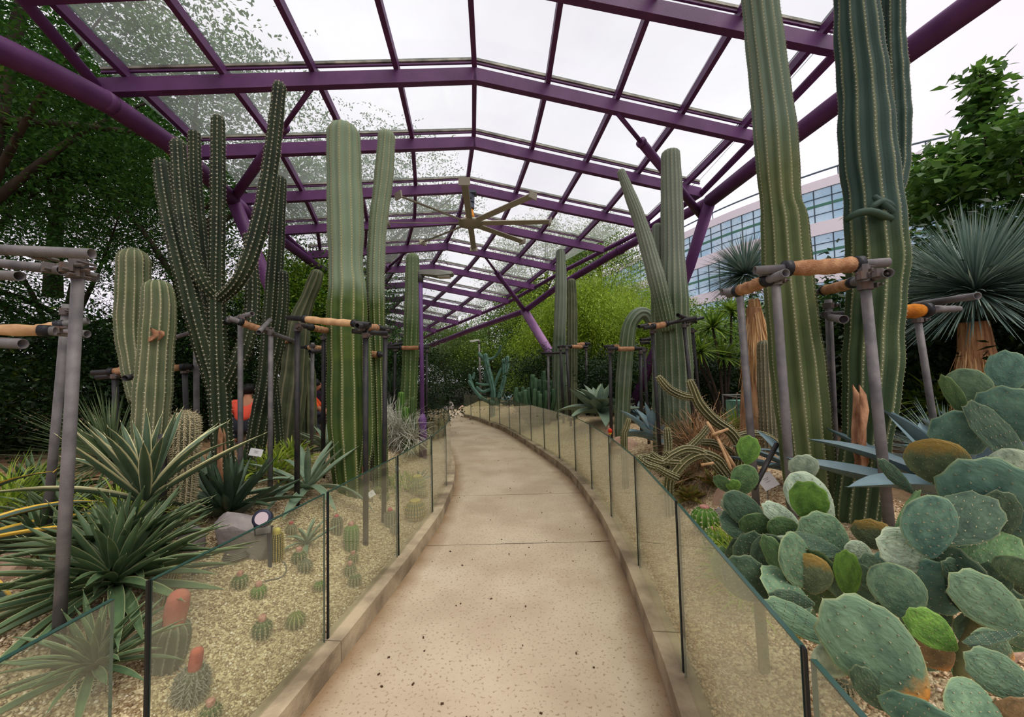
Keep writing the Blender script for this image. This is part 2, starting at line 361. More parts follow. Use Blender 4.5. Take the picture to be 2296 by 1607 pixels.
# raised planting beds
BEDS=[]
for fn,s in ((xL,-1),(xR,1)):
    ys=[-2.5+.2*i for i in range(117)]; ds=[.035,.12,.22,.35,.5,.65,.8,1,1.2,1.4,1.7,2,2.5,3,4,5,6.5,8.5,11,15,22]
    mb=MB(); v=[]
    for y in ys:
        for d in ds:
            x=fn(y)+s*d; v.append((x,y,terrain(x,y) if d>.04 else .085))
    n=len(ds); f=[(i*n+j,i*n+j+1,(i+1)*n+j+1,(i+1)*n+j) for i in range(len(ys)-1) for j in range(n-1)]
    if s<0: f=[q[::-1] for q in f]
    mb.add(v,f,0,[1-sm((d-1.3)/1.2) for y in ys for d in ds]); BEDS.append(structure(mb.obj('planting_bed',M['soil'],None,True,'pebbly')))
mb=MB(); v=[]; xs=[-30+1.2*i for i in range(50)]; ys=[20.4+.4*j for j in range(12)]
for y in ys:
    for x in xs: v.append((x,y,terrain(x,y) if y>20.7 else -.02))
n=len(xs); mb.add(v,[(j*n+i,j*n+i+1,(j+1)*n+i+1,(j+1)*n+i) for j in range(len(ys)-1) for i in range(n-1)])
structure(mb.obj('back_bank',M['forest'],None,True))
# gravel chips: real stones, uncountable
def gravel(name,fn,s,y0,y1,dmax,n,size,cols,seed,label):
    r=np.random.RandomState(seed); ico=np.array([(0,0,1),(.9,0,.1),(.28,.85,.05),(-.72,.53,.1),(-.72,-.53,0),(.28,-.85,.1),(0,0,-.6)]);
    tri=[(0,1,2),(0,2,3),(0,3,4),(0,4,5),(0,5,1),(6,2,1),(6,3,2),(6,4,3),(6,5,4),(6,1,5)]
    V=[];T=[];tint=[]; k=0
    while k<n:
        y=y0+(y1-y0)*(r.rand()**1.7); d=.06+dmax*r.rand()**1.3
        x=fn(y)+s*d; z=terrain(x,y); sz=size*(.6+.8*r.rand())
        A=np.array(Matrix.Rotation(r.rand()*6.28,3,'Z')@Matrix.Rotation(r.rand()-.5,3,'X'))
        V.append((ico*np.array([sz,sz*(.6+.3*r.rand()),sz*.55]))@A.T+np.array([x,y,z+sz*.12])); T.append(np.array(tri)+7*k); tint+= [r.rand()]*10; k+=1
    m=leafmat(name+'_stone',*cols,rough=.85,trans=0)
    o=bpy.data.objects.new(name,np_mesh(name,np.vstack(V),np.vstack(T),m,tint,k=3)); link(o,BEDS[0 if s<0 else 1]); o['kind']='stuff'
gravel('gravel',xL,-1,.3,7.5,2.2,62000,.0105,(s2l(134,108,78),s2l(212,192,156),s2l(238,226,204)),3,'pale gravel chips strewn over the left bed behind the glass')
gravel('gravel',xR,1,.3,8,2.0,26000,.0115,(s2l(150,116,84),s2l(214,184,146),s2l(236,214,190)),4,'pinkish tan gravel chips over the right bed under the prickly pears')
# dead leaf crumbs on the path
mb=MB()
for i in range(70):
    y=1.7+random.random()**1.5*9; x=xL(y)+.15+(xR(y)-xL(y)-.3)*random.random(); a=random.random()*3; l=.006+.012*random.random()**2
    mb.cube((x,y,.0045),l,l*.5,.006,a)
tag(mb.obj('leaf_litter',mat('dry_crumbs',s2l(70,48,30),.9)),'dark crumbs of dead leaf scattered over the buff path','litter',kind='stuff')
# ---------------------------------------------------------------- glass railings
def pane(mbs,a,b,z0,z1,th=.012):
    mb=MB(); a=Vector((a[0],a[1],0)); b=Vector((b[0],b[1],0)); d=(b-a).normalized(); n=Vector((-d.y,d.x,0))*th/2
    v=[]
    for z in (z0,z1):
        for p in (a-n,b-n,b+n,a+n): v.append((p.x,p.y,z))
    mb.add(v,[(0,1,5,4),(2,3,7,6)],0); mb.add(v,[(1,2,6,5),(3,0,4,7),(4,5,6,7),(3,2,1,0)],1); return mb
def railing(label,knots):
    r=thing('glass_railing',label,'railing',(*knots[1],.12),group=None)
    for a,b in zip(knots,knots[1:]):
        a=Vector(a);b=Vector(b);d=(b-a).normalized(); L_=(b-a).length
        a2=a+d*.02;b2=b-d*.02
        p=pane(None,a2,b2,.11,.95).obj('glass_pane',[M['railglass' if knots[1][0]>0 else 'railglassL'],M['edge']],r)
        if L_<.2: p.name; bpy.data.objects.remove(p); continue
        for q,sg in ((a2,1),):
            mb=MB(); c=q-d*sg*.003
            mb.box((c.x,c.y,.11),(c.x,c.y,.955),.008,.016,up=(d.x,d.y,0)); mb.obj('edge_seal',M['black'],p)
        mb=MB(); mb.box((a2.x,a2.y,.953),(b2.x,b2.y,.953),.013,.003); mb.obj('top_seal',M['edge'],p)
kl=[(-1.27,-.85),(-1.26,.2),(-1.24,1.24)]
kl2=[(-1.23,1.31),(-1.105,2.3),(-1.0,3.34),(-.93,4.4),(-.95,5.45),(-1.06,6.5),(-1.25,7.55),(-1.53,8.6),(-1.86,9.65),(-2.2,10.7),(-2.55,11.75),(-3.0,12.8),(-3.55,13.8)]
railing('frameless glass railing of clear panes along the left kerb',kl+kl2)
kr_=[(.36,-1.1),(.52,-.1),(.66,.92),(.81,1.98),(.94,3.06),(1.0,4.12),(1.0,5.12),(.95,6.1),(.81,7.05),(.62,8.0),(.4,9.0),(.16,10.05),(-.12,11.3),(-.44,12.4),(-.82,13.4),(-1.24,14.5),(-1.68,15.5),(-2.05,16.2)]
railing('frameless glass railing of clear panes curving along the right kerb',kr_)
# ---------------------------------------------------------------- canopy
S=1.1
FR=[(-.3,.2,4.75,.02),(-.3,1.35,4.65,.05),(-.31,2.55,4.46,.08),(-.347,3.811,4.274,.11),(-.402,4.97,4.096,.168),(-.542,6.288,4.001,.213),(-.8,7.536,3.855,.236),(-1.133,8.776,3.721,.266),(-1.622,9.964,3.527,.314),(-2.191,11.042,3.306,.366),(-2.852,12.102,3.089,.425),(-3.555,13.161,2.863,.488),(-4.3,14.19,2.64,.55),(-5.09,15.17,2.42,.61),(-5.93,16.1,2.2,.67),(-6.8,16.95,1.98,.73)]
MR=[4.2,4.2,4.2,4.2,4.17,4.28,4.04,3.67,3.34,3.16,3.06,2.78,2.55,2.3,2.3,2.3]
ML=[4.1,4.1,4.1,4.07,4.26,4.15,4.0,3.65,3.25,2.8,2.4,2.1,1.8,1.5,1.2,1.0]
def RP(i,m,dz=0):
    X,Y,Z,t=FR[i]; return Vector((S*(X+m*math.cos(t)),S*(Y+m*math.sin(t)),EYE+S*(Z-(.1229 if m>0 else .142)*abs(m))+dz))
can=thing('canopy','purple steel canopy with a pitched roof of dusty glass panes over the path','canopy',(0,8,0))
mull=[]
for i in range(len(FR)):
    mb=MB(); D=.19
    e=RP(i,-ML[i]);r0=RP(i,0);r1=RP(i,MR[i])
    mb.box(e,r0,.1,D,off=-D/2); mb.box(r0,r1,.1,D,off=-D/2); mb.obj('roof_beam',M['purple'],can)
    for s_,me in ((-1,ML[i]),(1,MR[i])):
        mb=MB(); mb.box(RP(i,0,.15),RP(i,s_*me,.15),.045,.03); mb.box(RP(i,0,.105),RP(i,s_*me,.105),.03,.022,mi=1); mb.obj('glazing_bar',[M['bar'],M['purple']],can)
for m in range(-4,5):
    mb=MB(); ids=[i for i in range(len(FR)) if (m>=0 and m<MR[i]) or (m<0 and -m<ML[i])]
    for a,b in zip(ids,ids[1:]): mb.box(RP(a,m,.065),RP(b,m,.065),.07,.12)
    mb.obj('purlin',M['purple'],can)
for i in range(len(FR)-1):
    for m in range(-5,5):
        a,b=m,m+1
        if a<0:
            lo0=max(a,-ML[i]);lo1=max(a,-ML[i+1]); h0=h1=b
            if b<=-ML[i] or b<=-ML[i+1]: continue
        else:
            lo0=lo1=a; h0=min(b,MR[i]); h1=min(b,MR[i+1])
            if a>=MR[i] or a>=MR[i+1]: continue
        P4=[RP(i,lo0,.172),RP(i,h0,.172),RP(i+1,h1,.172),RP(i+1,lo1,.172)]
        c=sum(P4,Vector())/4; P4=[c+(p-c)*.985 for p in P4]; up=Vector((0,0,.012))
        mb=MB(); v=P4+[p+up for p in P4]
        mb.add(v,[(0,3,2,1),(4,5,6,7)],0); mb.add(v,[(0,1,5,4),(1,2,6,5),(2,3,7,6),(3,0,4,7)],1)
        mb.obj('roof_pane',[M['roofglass'],M['edge']],can)
# eave tubes through the beam ends
for sgn,MM in ((1,MR),(-1,ML)):
    mb=MB(); mb.tube([RP(i,sgn*(MM[i]+.02),-.1) for i in range(len(FR))],.062,12); mb.obj('eave_tube',M['purple'],can,True)
zu=lambda z:EYE+S*z
def pipe(name,pts,r,seg=16,mt='purple'):
    mb=MB(); mb.tube(pts,r,seg); return mb.obj(name,M[mt],can,True)
JL=atz(522,447,zu(3.08)); JR=atz(1592,450,zu(3.1)); J2=W(1176,697,13.7)
lp=[atz(-330,-50,zu(3.0)),atz(-60,84,zu(3.04)),atz(80,148,zu(3.08)),atz(240,229,zu(3.12)),atz(380,322,zu(3.12)),JL]
pipe('main_pipe',lp,.13)
pipe('main_pipe',[JL,atz(640,545,zu(2.92)),atz(742,620,zu(2.7)),atz(800,678,zu(2.45)),atz(838,745,zu(1.9))],.1)
rp=[atz(2570,-280,zu(3.2)),atz(2195,0,zu(3.2)),atz(2040,112,zu(3.19)),atz(1858,246,zu(3.17)),atz(1688,375,zu(3.13)),JR]
pipe('main_pipe',rp,.13)
pipe('main_pipe',[JR,W(1391,560,10.2),W(1247,645,12.4),J2,W(1060,738,16.2),W(953,779,18.5)],.1)
def collar(c,d,r): mb=MB(); d=Vector(d).normalized(); mb.tube([Vector(c)-d*.05,Vector(c)+d*.05],r,16); mb.obj('pipe_collar',M['purple'],can,True)
collar(W(1391,560,10.2),W(1247,645,12.4)-JR,.125); collar(lp[3],lp[4]-lp[3],.13)
FL=W(748,1012,9.2); FL.z=.3; FRt=W(1398,925,9.6); FRt.z=.3; F2=W(1322,930,12); F2.z=.3
pipe('column',[JL,FL],.115); pipe('column',[JR,W(1545,600,8.4),FRt],.115); pipe('column',[J2,F2],.15,mt='purple_lit')
def strut(a,b,fr):
    a=Vector(a);b=Vector(b);m=a.lerp(b,fr)
    mb=MB(); mb.tube([a,m],.035,10); mb.tube([m,b],.075,14); mb.tube([m-(b-a).normalized()*.02,m+(b-a).normalized()*.03],.085,14); mb.obj('strut',M['purple'],can,True)
strut(RP(4,-2,-.15),JL,.3); strut(RP(4,2,-.18),W(1578,490,8.05),.22)
strut(RP(8,1,-.15),J2+Vector((.05,0,-.05)),.26)
JL2=atz(800,660,zu(2.55)); strut(RP(8,-1,-.15),JL2,.33)
# ---------------------------------------------------------------- ceiling fan
fc=W(1054,500,8.25)
fan=thing('ceiling_fan','large grey eight-bladed fan hanging from a purple roof beam','fan',fc)
fm=mat('fan_grey_metal',s2l(168,160,144),.5,.2); fy=mat('fan_orange_gearbox',s2l(226,140,24),.5); fd=mat('fan_motor_grey',s2l(92,96,108),.45,.3)
mb=MB(); mb.lathe(fc,[(.05,.05),(.24,.04),(.27,.0),(.25,-.035),(.09,-.05)],24); mb.obj('hub',fm,fan,True)
mb=MB(); mb.lathe(fc,[(.1,.04),(.08,.1),(.1,.14),(.07,.3)],16); mb.obj('gearbox',fy,fan)
mb=MB(); mb.lathe(fc,[(.08,.3),(.1,.32),(.1,.42),(.06,.44),(.06,.5),(.1,.52),(.11,.62),(.08,.66)],16); mb.obj('motor',fd,fan)
tp=RP(6,-.05,-.19); mb=MB(); mb.tube([fc+Vector((0,0,.62)),Vector((fc.x,fc.y,tp.z))],.04,10); mb.cube((fc.x,fc.y,tp.z-.03),.3,.22,.06); mb.cube((fc.x,fc.y,tp.z-.15),.2,.14,.18); mb.obj('mounting_bracket',fd,fan)
bl=MB(); bl.box((.22,0,0),(1.72,0,.02),.13,.018,up=(0,.35,1)); blm=bl.mesh('blade',[fm])
wl=MB(); wl.cube((1.75,0,.02),.03,.2,.13,M=Matrix.Rotation(.15,3,'Y')); wlm=wl.mesh('winglet',[fm])
for k in range(8):
    Mx=Matrix.Translation(fc)@Matrix.Rotation(math.radians(48+45*k),4,'Z')
    b=bpy.data.objects.new('blade',blm); b.matrix_basis=Mx; link(b,fan)
    g=bpy.data.objects.new('winglet',wlm); COL.objects.link(g); g.parent=b
# ================================================================ CACTI
def smooth_path(pts,rs,step):
    """Catmull-Rom through the points, resampled by length"""
    n=len(pts); out=[]; 
    for i in range(n-1):
        p0=pts[max(0,i-1)];p1=pts[i];p2=pts[i+1];p3=pts[min(n-1,i+2)]; r0,r1,r2,r3=rs[max(0,i-1)],rs[i],rs[i+1],rs[min(n-1,i+2)]
        k=max(2,int((p2-p1).length/step*2))
        for j in range(k):
            t=j/k; f=lambda a,b,c,d:.5*((2*b)+(c-a)*t+(2*a-5*b+4*c-d)*t*t+(3*b-a-3*c+d)*t**3)
            out.append((f(p0,p1,p2,p3),f(r0,r1,r2,r3)))
    out.append((pts[-1],rs[-1])); res=[out[0]]; acc=0
    for a,b in zip(out,out[1:]):
        acc+=(b[0]-a[0]).length
        if acc>=step: res.append(b); acc=0
    if (res[-1][0]-out[-1][0]).length>1e-4: res.append(out[-1])
    return res
def ribbed(pts,rs,nr,depth=.16,step=None,sub=6,wav=.02,seed=0,tip=1.0,areole=.03,alen=.012,astar=4,skipback=True,twist=0,arange=1.0):
    """columnar stem (base first, tip last): ribbed cross-section, rounded tip. returns (MB stem, MB spines)"""
    rm=max(rs); step=step or max(.02,rm*.3); P=smooth_path(pts,rs,step)
    rt=P[-1][1]*tip; end=P[-1][0]; dirn=(P[-1][0]-P[-2][0]).normalized() if len(P)>1 else Vector((0,0,1))
    # finish with a dome of length rt*1.1
    tot=sum((b[0]-a[0]).length for a,b in zip(P,P[1:])); cut=min(rt*1.1,tot*.6); acc=0; body=list(P)
    while len(body)>2 and acc+(body[-1][0]-body[-2][0]).length<cut: acc+=(body[-1][0]-body[-2][0]).length; body.pop()
    b0=body[-1]; dome=[]
    dl=(end-b0[0]).length; dd=(end-b0[0]).normalized()
    for a in (.3,.55,.75,.88,.96,.995): dome.append((b0[0]+dd*dl*a,b0[1]*math.sqrt(max(0,1-a*a))*.98+.001))
    P=body+dome; n=len(P); seg=nr*sub
    sv=random.Random(seed); ph=sv.random()*6.28
    v=[];att=[];N=None; frames=[]; s_=0
    for i,(p,r) in enumerate(P):
        a=P[max(0,i-1)][0];b=P[min(n-1,i+1)][0]; t=(b-a).normalized()
        if N is None:
            N=t.cross(Vector((0,1,0)))
            if N.length<.1: N=t.cross(Vector((1,0,0)))
        N=(N-t*N.dot(t)).normalized(); B=t.cross(N)
        if i: s_+=(p-P[i-1][0]).length
        w_=1+wav*math.sin(s_/rm*1.3+ph)+wav*.7*math.sin(s_/rm*3.1+ph*2)
        frames.append((p,r*w_,N.copy(),B.copy(),t,s_))
        for k in range(seg):
            an=2*math.pi*k/seg+twist*s_+ .03*math.sin(s_*4+k//sub); c=abs(math.cos(math.pi*k/sub)); 
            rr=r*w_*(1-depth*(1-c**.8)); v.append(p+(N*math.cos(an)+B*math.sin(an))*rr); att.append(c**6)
    f=[(i*seg+k,i*seg+(k+1)%seg,(i+1)*seg+(k+1)%seg,(i+1)*seg+k) for i in range(n-1) for k in range(seg)]
    f.append(tuple((n-1)*seg+k for k in range(seg))); f.append(tuple(range(seg))[::-1])
    mb=MB(); mb.add(v,f,0,att)
    sp=MB()
    if areole:
        nxt=areole*.5
        for i in range(n-1):
            p,r,N_,B_,t_,s0=frames[i]; s1=frames[i+1][5]
            while nxt<s1 or (i==n-2 and nxt<s1):
                u=(nxt-s0)/(s1-s0+1e-9); 
                if u<0: u=0
                q=p.lerp(frames[i+1][0],u); rr=r+(frames[i+1][1]-r)*u
                if nxt/tot_len(frames)>=1-arange:
                  for k in range(nr):
                    an=2*math.pi*k/nr+twist*nxt; o=(N_*math.cos(an)+B_*math.sin(an))
                    c=q+o*rr
                    if skipback and o.dot(-c.normalized()+Vector((0,0,0)))<-.25 and c.length>1.2: continue
                    e=o.cross(t_)
                    for z in range(astar):
                        a2=6.28*(z+sv.random()*.6)/astar; d=(o*(.5+.5*sv.random())+(e*math.cos(a2)+t_*math.sin(a2))).normalized()*alen*(.7+.6*sv.random())
                        sd=d.cross(o)
                        if sd.length<1e-6: sd=e
                        sd=sd.normalized()*alen*.13
                        sp.add([c-sd,c+sd,c+d],[(0,1,2)])
                    g=alen*.3; sp.add([c+e*g+o*.001,c+t_*g+o*.001,c-e*g+o*.001,c-t_*g+o*.001,c+o*g],[(0,1,4),(1,2,4),(2,3,4),(3,0,4)])
                nxt+=areole
    return mb,sp
def tot_len(fr): return fr[-1][5]+1e-6
def cskin(name,c1,c2,crest,camt=.55,top=None,z=None,band=None,bs=2.2,nscale=5,rough=.65):
    c1=tuple(c*.82 for c in c1); c2=tuple(c*.78 for c in c2); top=tuple(c*.86 for c in top) if top else None; band=tuple(c*.8 for c in band) if band else None
    m=mat(name,c1,rough,col2=c2,nscale=nscale,bump=.25,bscale=120,spec=.25)
    if band: zbands(m,band,bs)
    if top: zmix(m,top,*z)
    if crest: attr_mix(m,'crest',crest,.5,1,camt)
    return m
def stem_px(pts,Y,dY=None):
    out=[];rs=[]
    for i,q in enumerate(pts):
        y=Y+(q[3] if len(q)>3 else 0); out.append(W(q[0],q[1],y)); rs.append(rad(q[2],q[0],y))
    return out,rs
def cactus(name,label,stems,skin,spn,base=None,Y=None,group=None,cat='cactus',**kw):
    """stems: list of pixel outlines base->tip [(px,py,width[,dY])]; the first is the trunk"""
    if Y is None: Y=G(*base).y
    if base is None: base=stems[0][0][:2]
    p0,_=stem_px(stems[0],Y); z0=terrain(p0[0].x,p0[0].y)
    root=thing(name,label,cat,(p0[0].x,p0[0].y,z0),group)
    for i,st in enumerate(stems):
        k=dict(kw)
        if isinstance(st[0],dict): k.update(st[0]); st=st[1:]
        pts,rs=stem_px(st,Y)
        if i==0 or k.pop('ground',False):
            q=pts[0]; zz=terrain(q.x,q.y)-.06
            if zz<q.z-.02: pts=[Vector((q.x,q.y,zz))]+pts; rs=[rs[0]*.95]+rs
        k.pop('ground',None)
        nr=k.pop('nr',12)
        mb,sp=ribbed(pts,rs,nr,seed=i+int(pts[0].x*10),**k)
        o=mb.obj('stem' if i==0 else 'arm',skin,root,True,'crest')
        if sp.v: tag(sp.obj('spines',spn,o),kind='stuff')
    return root
sk={}
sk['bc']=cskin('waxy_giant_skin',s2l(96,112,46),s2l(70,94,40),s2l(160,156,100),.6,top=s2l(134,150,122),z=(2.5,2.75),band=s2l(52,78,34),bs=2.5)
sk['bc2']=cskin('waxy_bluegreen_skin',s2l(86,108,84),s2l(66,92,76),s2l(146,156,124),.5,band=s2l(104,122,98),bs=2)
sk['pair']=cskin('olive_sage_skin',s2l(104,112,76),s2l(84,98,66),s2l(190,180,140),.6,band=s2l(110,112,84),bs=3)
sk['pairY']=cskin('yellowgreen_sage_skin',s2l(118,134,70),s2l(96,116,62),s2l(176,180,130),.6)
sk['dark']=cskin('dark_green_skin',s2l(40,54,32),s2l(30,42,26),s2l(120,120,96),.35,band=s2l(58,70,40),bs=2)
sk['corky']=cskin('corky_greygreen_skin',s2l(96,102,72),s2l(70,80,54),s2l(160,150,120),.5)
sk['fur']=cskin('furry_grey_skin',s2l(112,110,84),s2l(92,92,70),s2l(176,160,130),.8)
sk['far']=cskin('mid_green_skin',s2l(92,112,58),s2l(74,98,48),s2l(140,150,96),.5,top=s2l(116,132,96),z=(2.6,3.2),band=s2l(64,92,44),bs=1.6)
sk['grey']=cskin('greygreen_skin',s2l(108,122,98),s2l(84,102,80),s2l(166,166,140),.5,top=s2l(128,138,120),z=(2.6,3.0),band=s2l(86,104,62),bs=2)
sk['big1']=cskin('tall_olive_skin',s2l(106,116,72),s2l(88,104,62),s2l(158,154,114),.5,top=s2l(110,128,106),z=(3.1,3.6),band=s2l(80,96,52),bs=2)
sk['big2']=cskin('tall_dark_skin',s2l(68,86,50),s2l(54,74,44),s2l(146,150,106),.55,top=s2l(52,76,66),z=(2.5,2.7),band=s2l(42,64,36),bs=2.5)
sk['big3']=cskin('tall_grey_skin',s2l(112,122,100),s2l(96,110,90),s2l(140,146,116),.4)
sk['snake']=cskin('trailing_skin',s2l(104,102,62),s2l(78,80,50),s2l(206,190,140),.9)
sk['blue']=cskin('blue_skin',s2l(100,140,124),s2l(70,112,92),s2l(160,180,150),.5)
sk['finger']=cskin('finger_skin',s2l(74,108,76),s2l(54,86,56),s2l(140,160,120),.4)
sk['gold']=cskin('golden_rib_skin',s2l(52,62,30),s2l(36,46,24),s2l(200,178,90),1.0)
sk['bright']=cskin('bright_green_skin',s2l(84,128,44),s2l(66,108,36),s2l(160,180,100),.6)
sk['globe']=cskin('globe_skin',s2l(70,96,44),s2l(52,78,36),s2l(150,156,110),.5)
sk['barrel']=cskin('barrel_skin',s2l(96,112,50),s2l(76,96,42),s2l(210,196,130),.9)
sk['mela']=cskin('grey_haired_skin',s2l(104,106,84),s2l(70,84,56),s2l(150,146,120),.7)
# --- left bed
cactus('column_cactus','thick two-stemmed sage green column cactus nearest the left scaffold posts, its front stem scarred',[
  [(330,1150,84),(335,1000,88),(343,880,92),(350,780,88),(356,690,84),(352,628,74)],
  [dict(ground=False),(318,900,60,.16),(305,820,74,.2),(296,740,82,.22),(299,640,86,.22),(300,557,78,.22)]],sk['pair'],M['spine'],base=(330,1150),nr=13,depth=.13,areole=.035,alen=.012,astar=3)
cactus('spiny_column_cactus','short furry grey-green column cactus wrapped in pale spines, beside the black stub post',[[(402,1185,64),(408,1080,66),(415,980,66),(416,921,60)]],sk['fur'],M['spineT'],base=(402,1185),nr=17,depth=.1,areole=.016,alen=.03,astar=4)
DK=dict(nr=9,depth=.24,areole=.042,alen=.017,astar=4,sub=4)
cactus('candelabra_cactus','tall dark green candelabra cactus with white dotted ribs and five upswept arms',[
  [(508,1105,50),(498,980,52),(492,870,52),(487,740,46),(486,620,40),(489,430,38),(489,258,34)],
  [(485,885,36),(462,800,46,-.05),(432,690,50,-.1),(400,560,52,-.1),(376,450,50,-.05),(362,358,46)],
  [(487,672,30),(452,628,34,-.12),(424,540,42,-.15),(408,440,44,-.12),(399,312,38,-.1)],
  [(488,745,34,.12),(462,640,38,.22),(445,500,38,.25),(438,400,34,.25),(436,292,30,.25)],
  [(492,672,30,0),(535,630,36,-.12),(566,560,42,-.12),(592,460,42,-.1),(612,330,38,-.1),(628,184,32,-.1)],
  [(500,880,34,.05),(535,810,38,.0),(562,720,38,.1),(566,620,32,.12),(556,522,26,.12)]],sk['dark'],M['spine'],base=(508,1105),**DK)
cactus('candelabra_cactus','dark green cactus leaning right behind the five-armed candelabra cactus, with one short arm',[
  [(562,1075,46),(580,960,48),(600,850,46),(608,740,44),(616,620,40),(624,480,34),(630,394,28)],
  [(585,880,30),(612,810,34),(628,730,34),(634,660,30),(634,606,26)],
  [dict(ground=True),(620,1010,34,.3),(612,900,34,.3),(600,780,30,.3)]],sk['dark'],M['spine'],Y=5.0,**DK)
cactus('wavy_cactus','corky wavy grey cactus with a kinked top behind the tan padded rail',[
  [(642,1000,66),(655,880,66),(664,790,60),(672,720,50),(690,670,36),(706,630,34),(714,604,28)],
  [(690,990,40,.3),(690,870,40,.3),(684,800,36,.3)]],sk['corky'],M['spineT'],Y=6.2,nr=9,depth=.24,areole=0,wav=.03)
cactus('giant_column_cactus','giant pale green column cactus in the padded frame left of the path, slimmer arm behind',[
  [(790,1118,74),(785,1030,88),(780,940,92),(779,850,92),(778,740,92),(779,640,86),(776,610,80),(775,500,84),(772,380,82),(770,276,76)],
  [dict(ground=True,nr=11),(852,1010,36,.3),(846,800,38,.3),(842,640,42,.28),(846,520,42,.26),(860,400,44,.24),(868,292,40,.22)],
  [dict(ground=False,nr=7),(812,1070,20,-.1),(824,1000,26,-.12),(826,920,24,-.12),(824,830,22,-.1),(822,740,18,-.08)]],sk['bc'],M['spine'],base=(790,1100),nr=11,depth=.13,areole=.03,alen=.014,astar=4)
cactus('slim_column_cactus','slim column cactus standing just left of the purple lamp post',[[(916,985,36),(917,880,38),(921,780,37),(924,680,36),(925,620,34),(925,567,30)]],sk['far'],M['spine'],Y=8.2,nr=10,depth=.14,areole=.07,alen=.02,astar=3)
for lb,st in (('small green stem cactus with pointed top at the foot of the slim column',[(894,958,20),(897,920,19),(900,878,15)]),
              ('dark ribbed stem cactus right behind the yellowish one by the lamp post',[(926,985,13),(925,930,13),(925,890,12)]),
              ('yellow-green wavy stem cactus left of the lamp post base',[(910,990,22),(916,955,20),(911,935,18),(909,912,18)])):
    cactus('stem_cactus',lb,[st],sk['bright'] if 'dark' not in lb else sk['globe'],M['spine'],Y=7.4 if 'yellow' not in lb else 7.0,nr=8,depth=.22,areole=0)
# --- right bed
cactus('tall_column_cactus','very tall olive column cactus framed by scaffold, its top beyond the roof glass',[
  [(1822,1140,118),(1808,1000,128),(1792,860,130),(1776,720,122),(1766,620,118),(1758,500,112),(1750,450,98),(1738,300,102),(1722,160,94),(1706,20,88),(1694,-90,84),(1688,-170,70)]],sk['big1'],M['spine'],Y=3.0,nr=12,depth=.19,areole=.028,alen=.011,astar=3,wav=.015)
cactus('tall_column_cactus','very tall dark green column cactus behind the steel posts, lower skin scarred brown',[
  [(1920,1160,104),(1940,1000,118),(1952,880,134),(1958,740,142),(1966,600,146),(1962,520,148),(1956,440,146),(1944,340,136),(1936,200,130),(1922,60,112),(1916,-120,108),(1914,-200,80)],
  [dict(ground=False,nr=9),(1985,470,60,.12),(2008,380,70,.14),(2008,240,76,.14),(2000,100,70,.14),(1998,-60,66,.14),(1996,-180,56,.14)]],sk['big2'],M['spine'],Y=2.75,nr=11,depth=.17,areole=.03,alen=.011,astar=3,wav=.03)
cactus('column_cactus','grey-green column cactus in black scaffold with one arm leaning left',[
  [(1524,985,62),(1520,860,72),(1514,740,70),(1510,640,64),(1508,540,54),(1506,430,52),(1503,336,42)],
  [(1498,740,36,-.1),(1488,690,40,-.15),(1468,610,40,-.18),(1436,500,32,-.15),(1410,430,26,-.12),(1390,380,18,-.1)],
  [dict(ground=True,nr=9),(1478,960,32,.25),(1478,800,34,.25),(1475,650,34,.25),(1474,500,26,.25)]],sk['grey'],M['spine'],Y=5.3,nr=15,depth=.12,areole=.05,alen=.01,astar=3)
cactus('bent_cactus','grey-green cactus whose stem arches over to the right like a hook',[
  [(1394,960,34),(1398,860,36),(1404,780,36),(1412,730,34),(1432,704,32),(1452,706,28),(1462,728,24)]],sk['grey'],M['spine'],Y=7.2,nr=9,depth=.2,areole=0)
cactus('slim_column_cactus','taller of two slim grey-green column cacti by the fan side far right of the path',[[(1256,900,36),(1254,800,32),(1256,720,28),(1258,640,27),(1257,558,20)]],sk['grey'],M['spine'],Y=10.5,nr=10,depth=.16,areole=0)
cactus('slim_column_cactus','shorter pale grey partner of the two slim column cacti right of the path',[[(1284,930,22),(1283,800,24),(1283,700,24),(1281,624,20)]],sk['corky'],M['spine'],Y=9.8,nr=10,depth=.16,areole=0)
cactus('pale_column_cactus','small pale furry column cactus behind the tall olive column',[[(1722,930,44),(1718,850,42),(1714,762,34)]],sk['fur'],M['spineT'],Y=5.2,nr=14,depth=.1,areole=.05,alen=.02,astar=3)

# ---------------------------------------------------------------- scars and folds on the big stems
def scar(root,pts,Y,col,dz=0):
    Y=root.location.y
    st=[o for o in root.children if o.name.startswith('stem')][0]; mb=MB(); v=[];n=len(pts)
    for i,(x,y,w_) in enumerate(pts):
        for k in range(7):
            u=(k/6-.5); xx=x+u*w_+3*math.sin(i*1.7+k); v.append(W(xx,y,Y+dz+ (0.0 if k in (0,6) else -.012)+abs(u)*.012))
    f=[(i*7+k,i*7+k+1,(i+1)*7+k+1,(i+1)*7+k) for i in range(n-1) for k in range(6)]
    mb.add(v,f); b=len(mb.v); mb.add([p+Vector((0,.05,0)) for p in v],[q[::-1] for q in f]); mb.obj('scar',col,st,True)
scm=mat('healed_scar',s2l(176,132,98),.9,col2=s2l(120,78,54),nscale=18,bump=.6,bscale=60,stretch=(1,1,.4))
_c={o['label']:o for o in bpy.data.objects if o.get('category')=='cactus'}
def find(t): return [o for l,o in _c.items() if t in l][0]
scar(find('very tall dark green'),[(1926,862,4),(1932,885,16),(1938,920,22),(1936,960,20),(1932,1000,20),(1938,1035,18),(1934,1062,8)],2.75,scm,-.176)
scar(find('five upswept'),[(490,950,4),(492,975,12),(493,1010,13),(495,1050,14),(500,1085,12),(502,1100,8)],4.0,scm,-.088)
scar(find('nearest the left scaffold'),[(338,735,5),(345,742,18),(350,750,14),(344,758,18),(335,766,10)],3.55,scm,-.125)
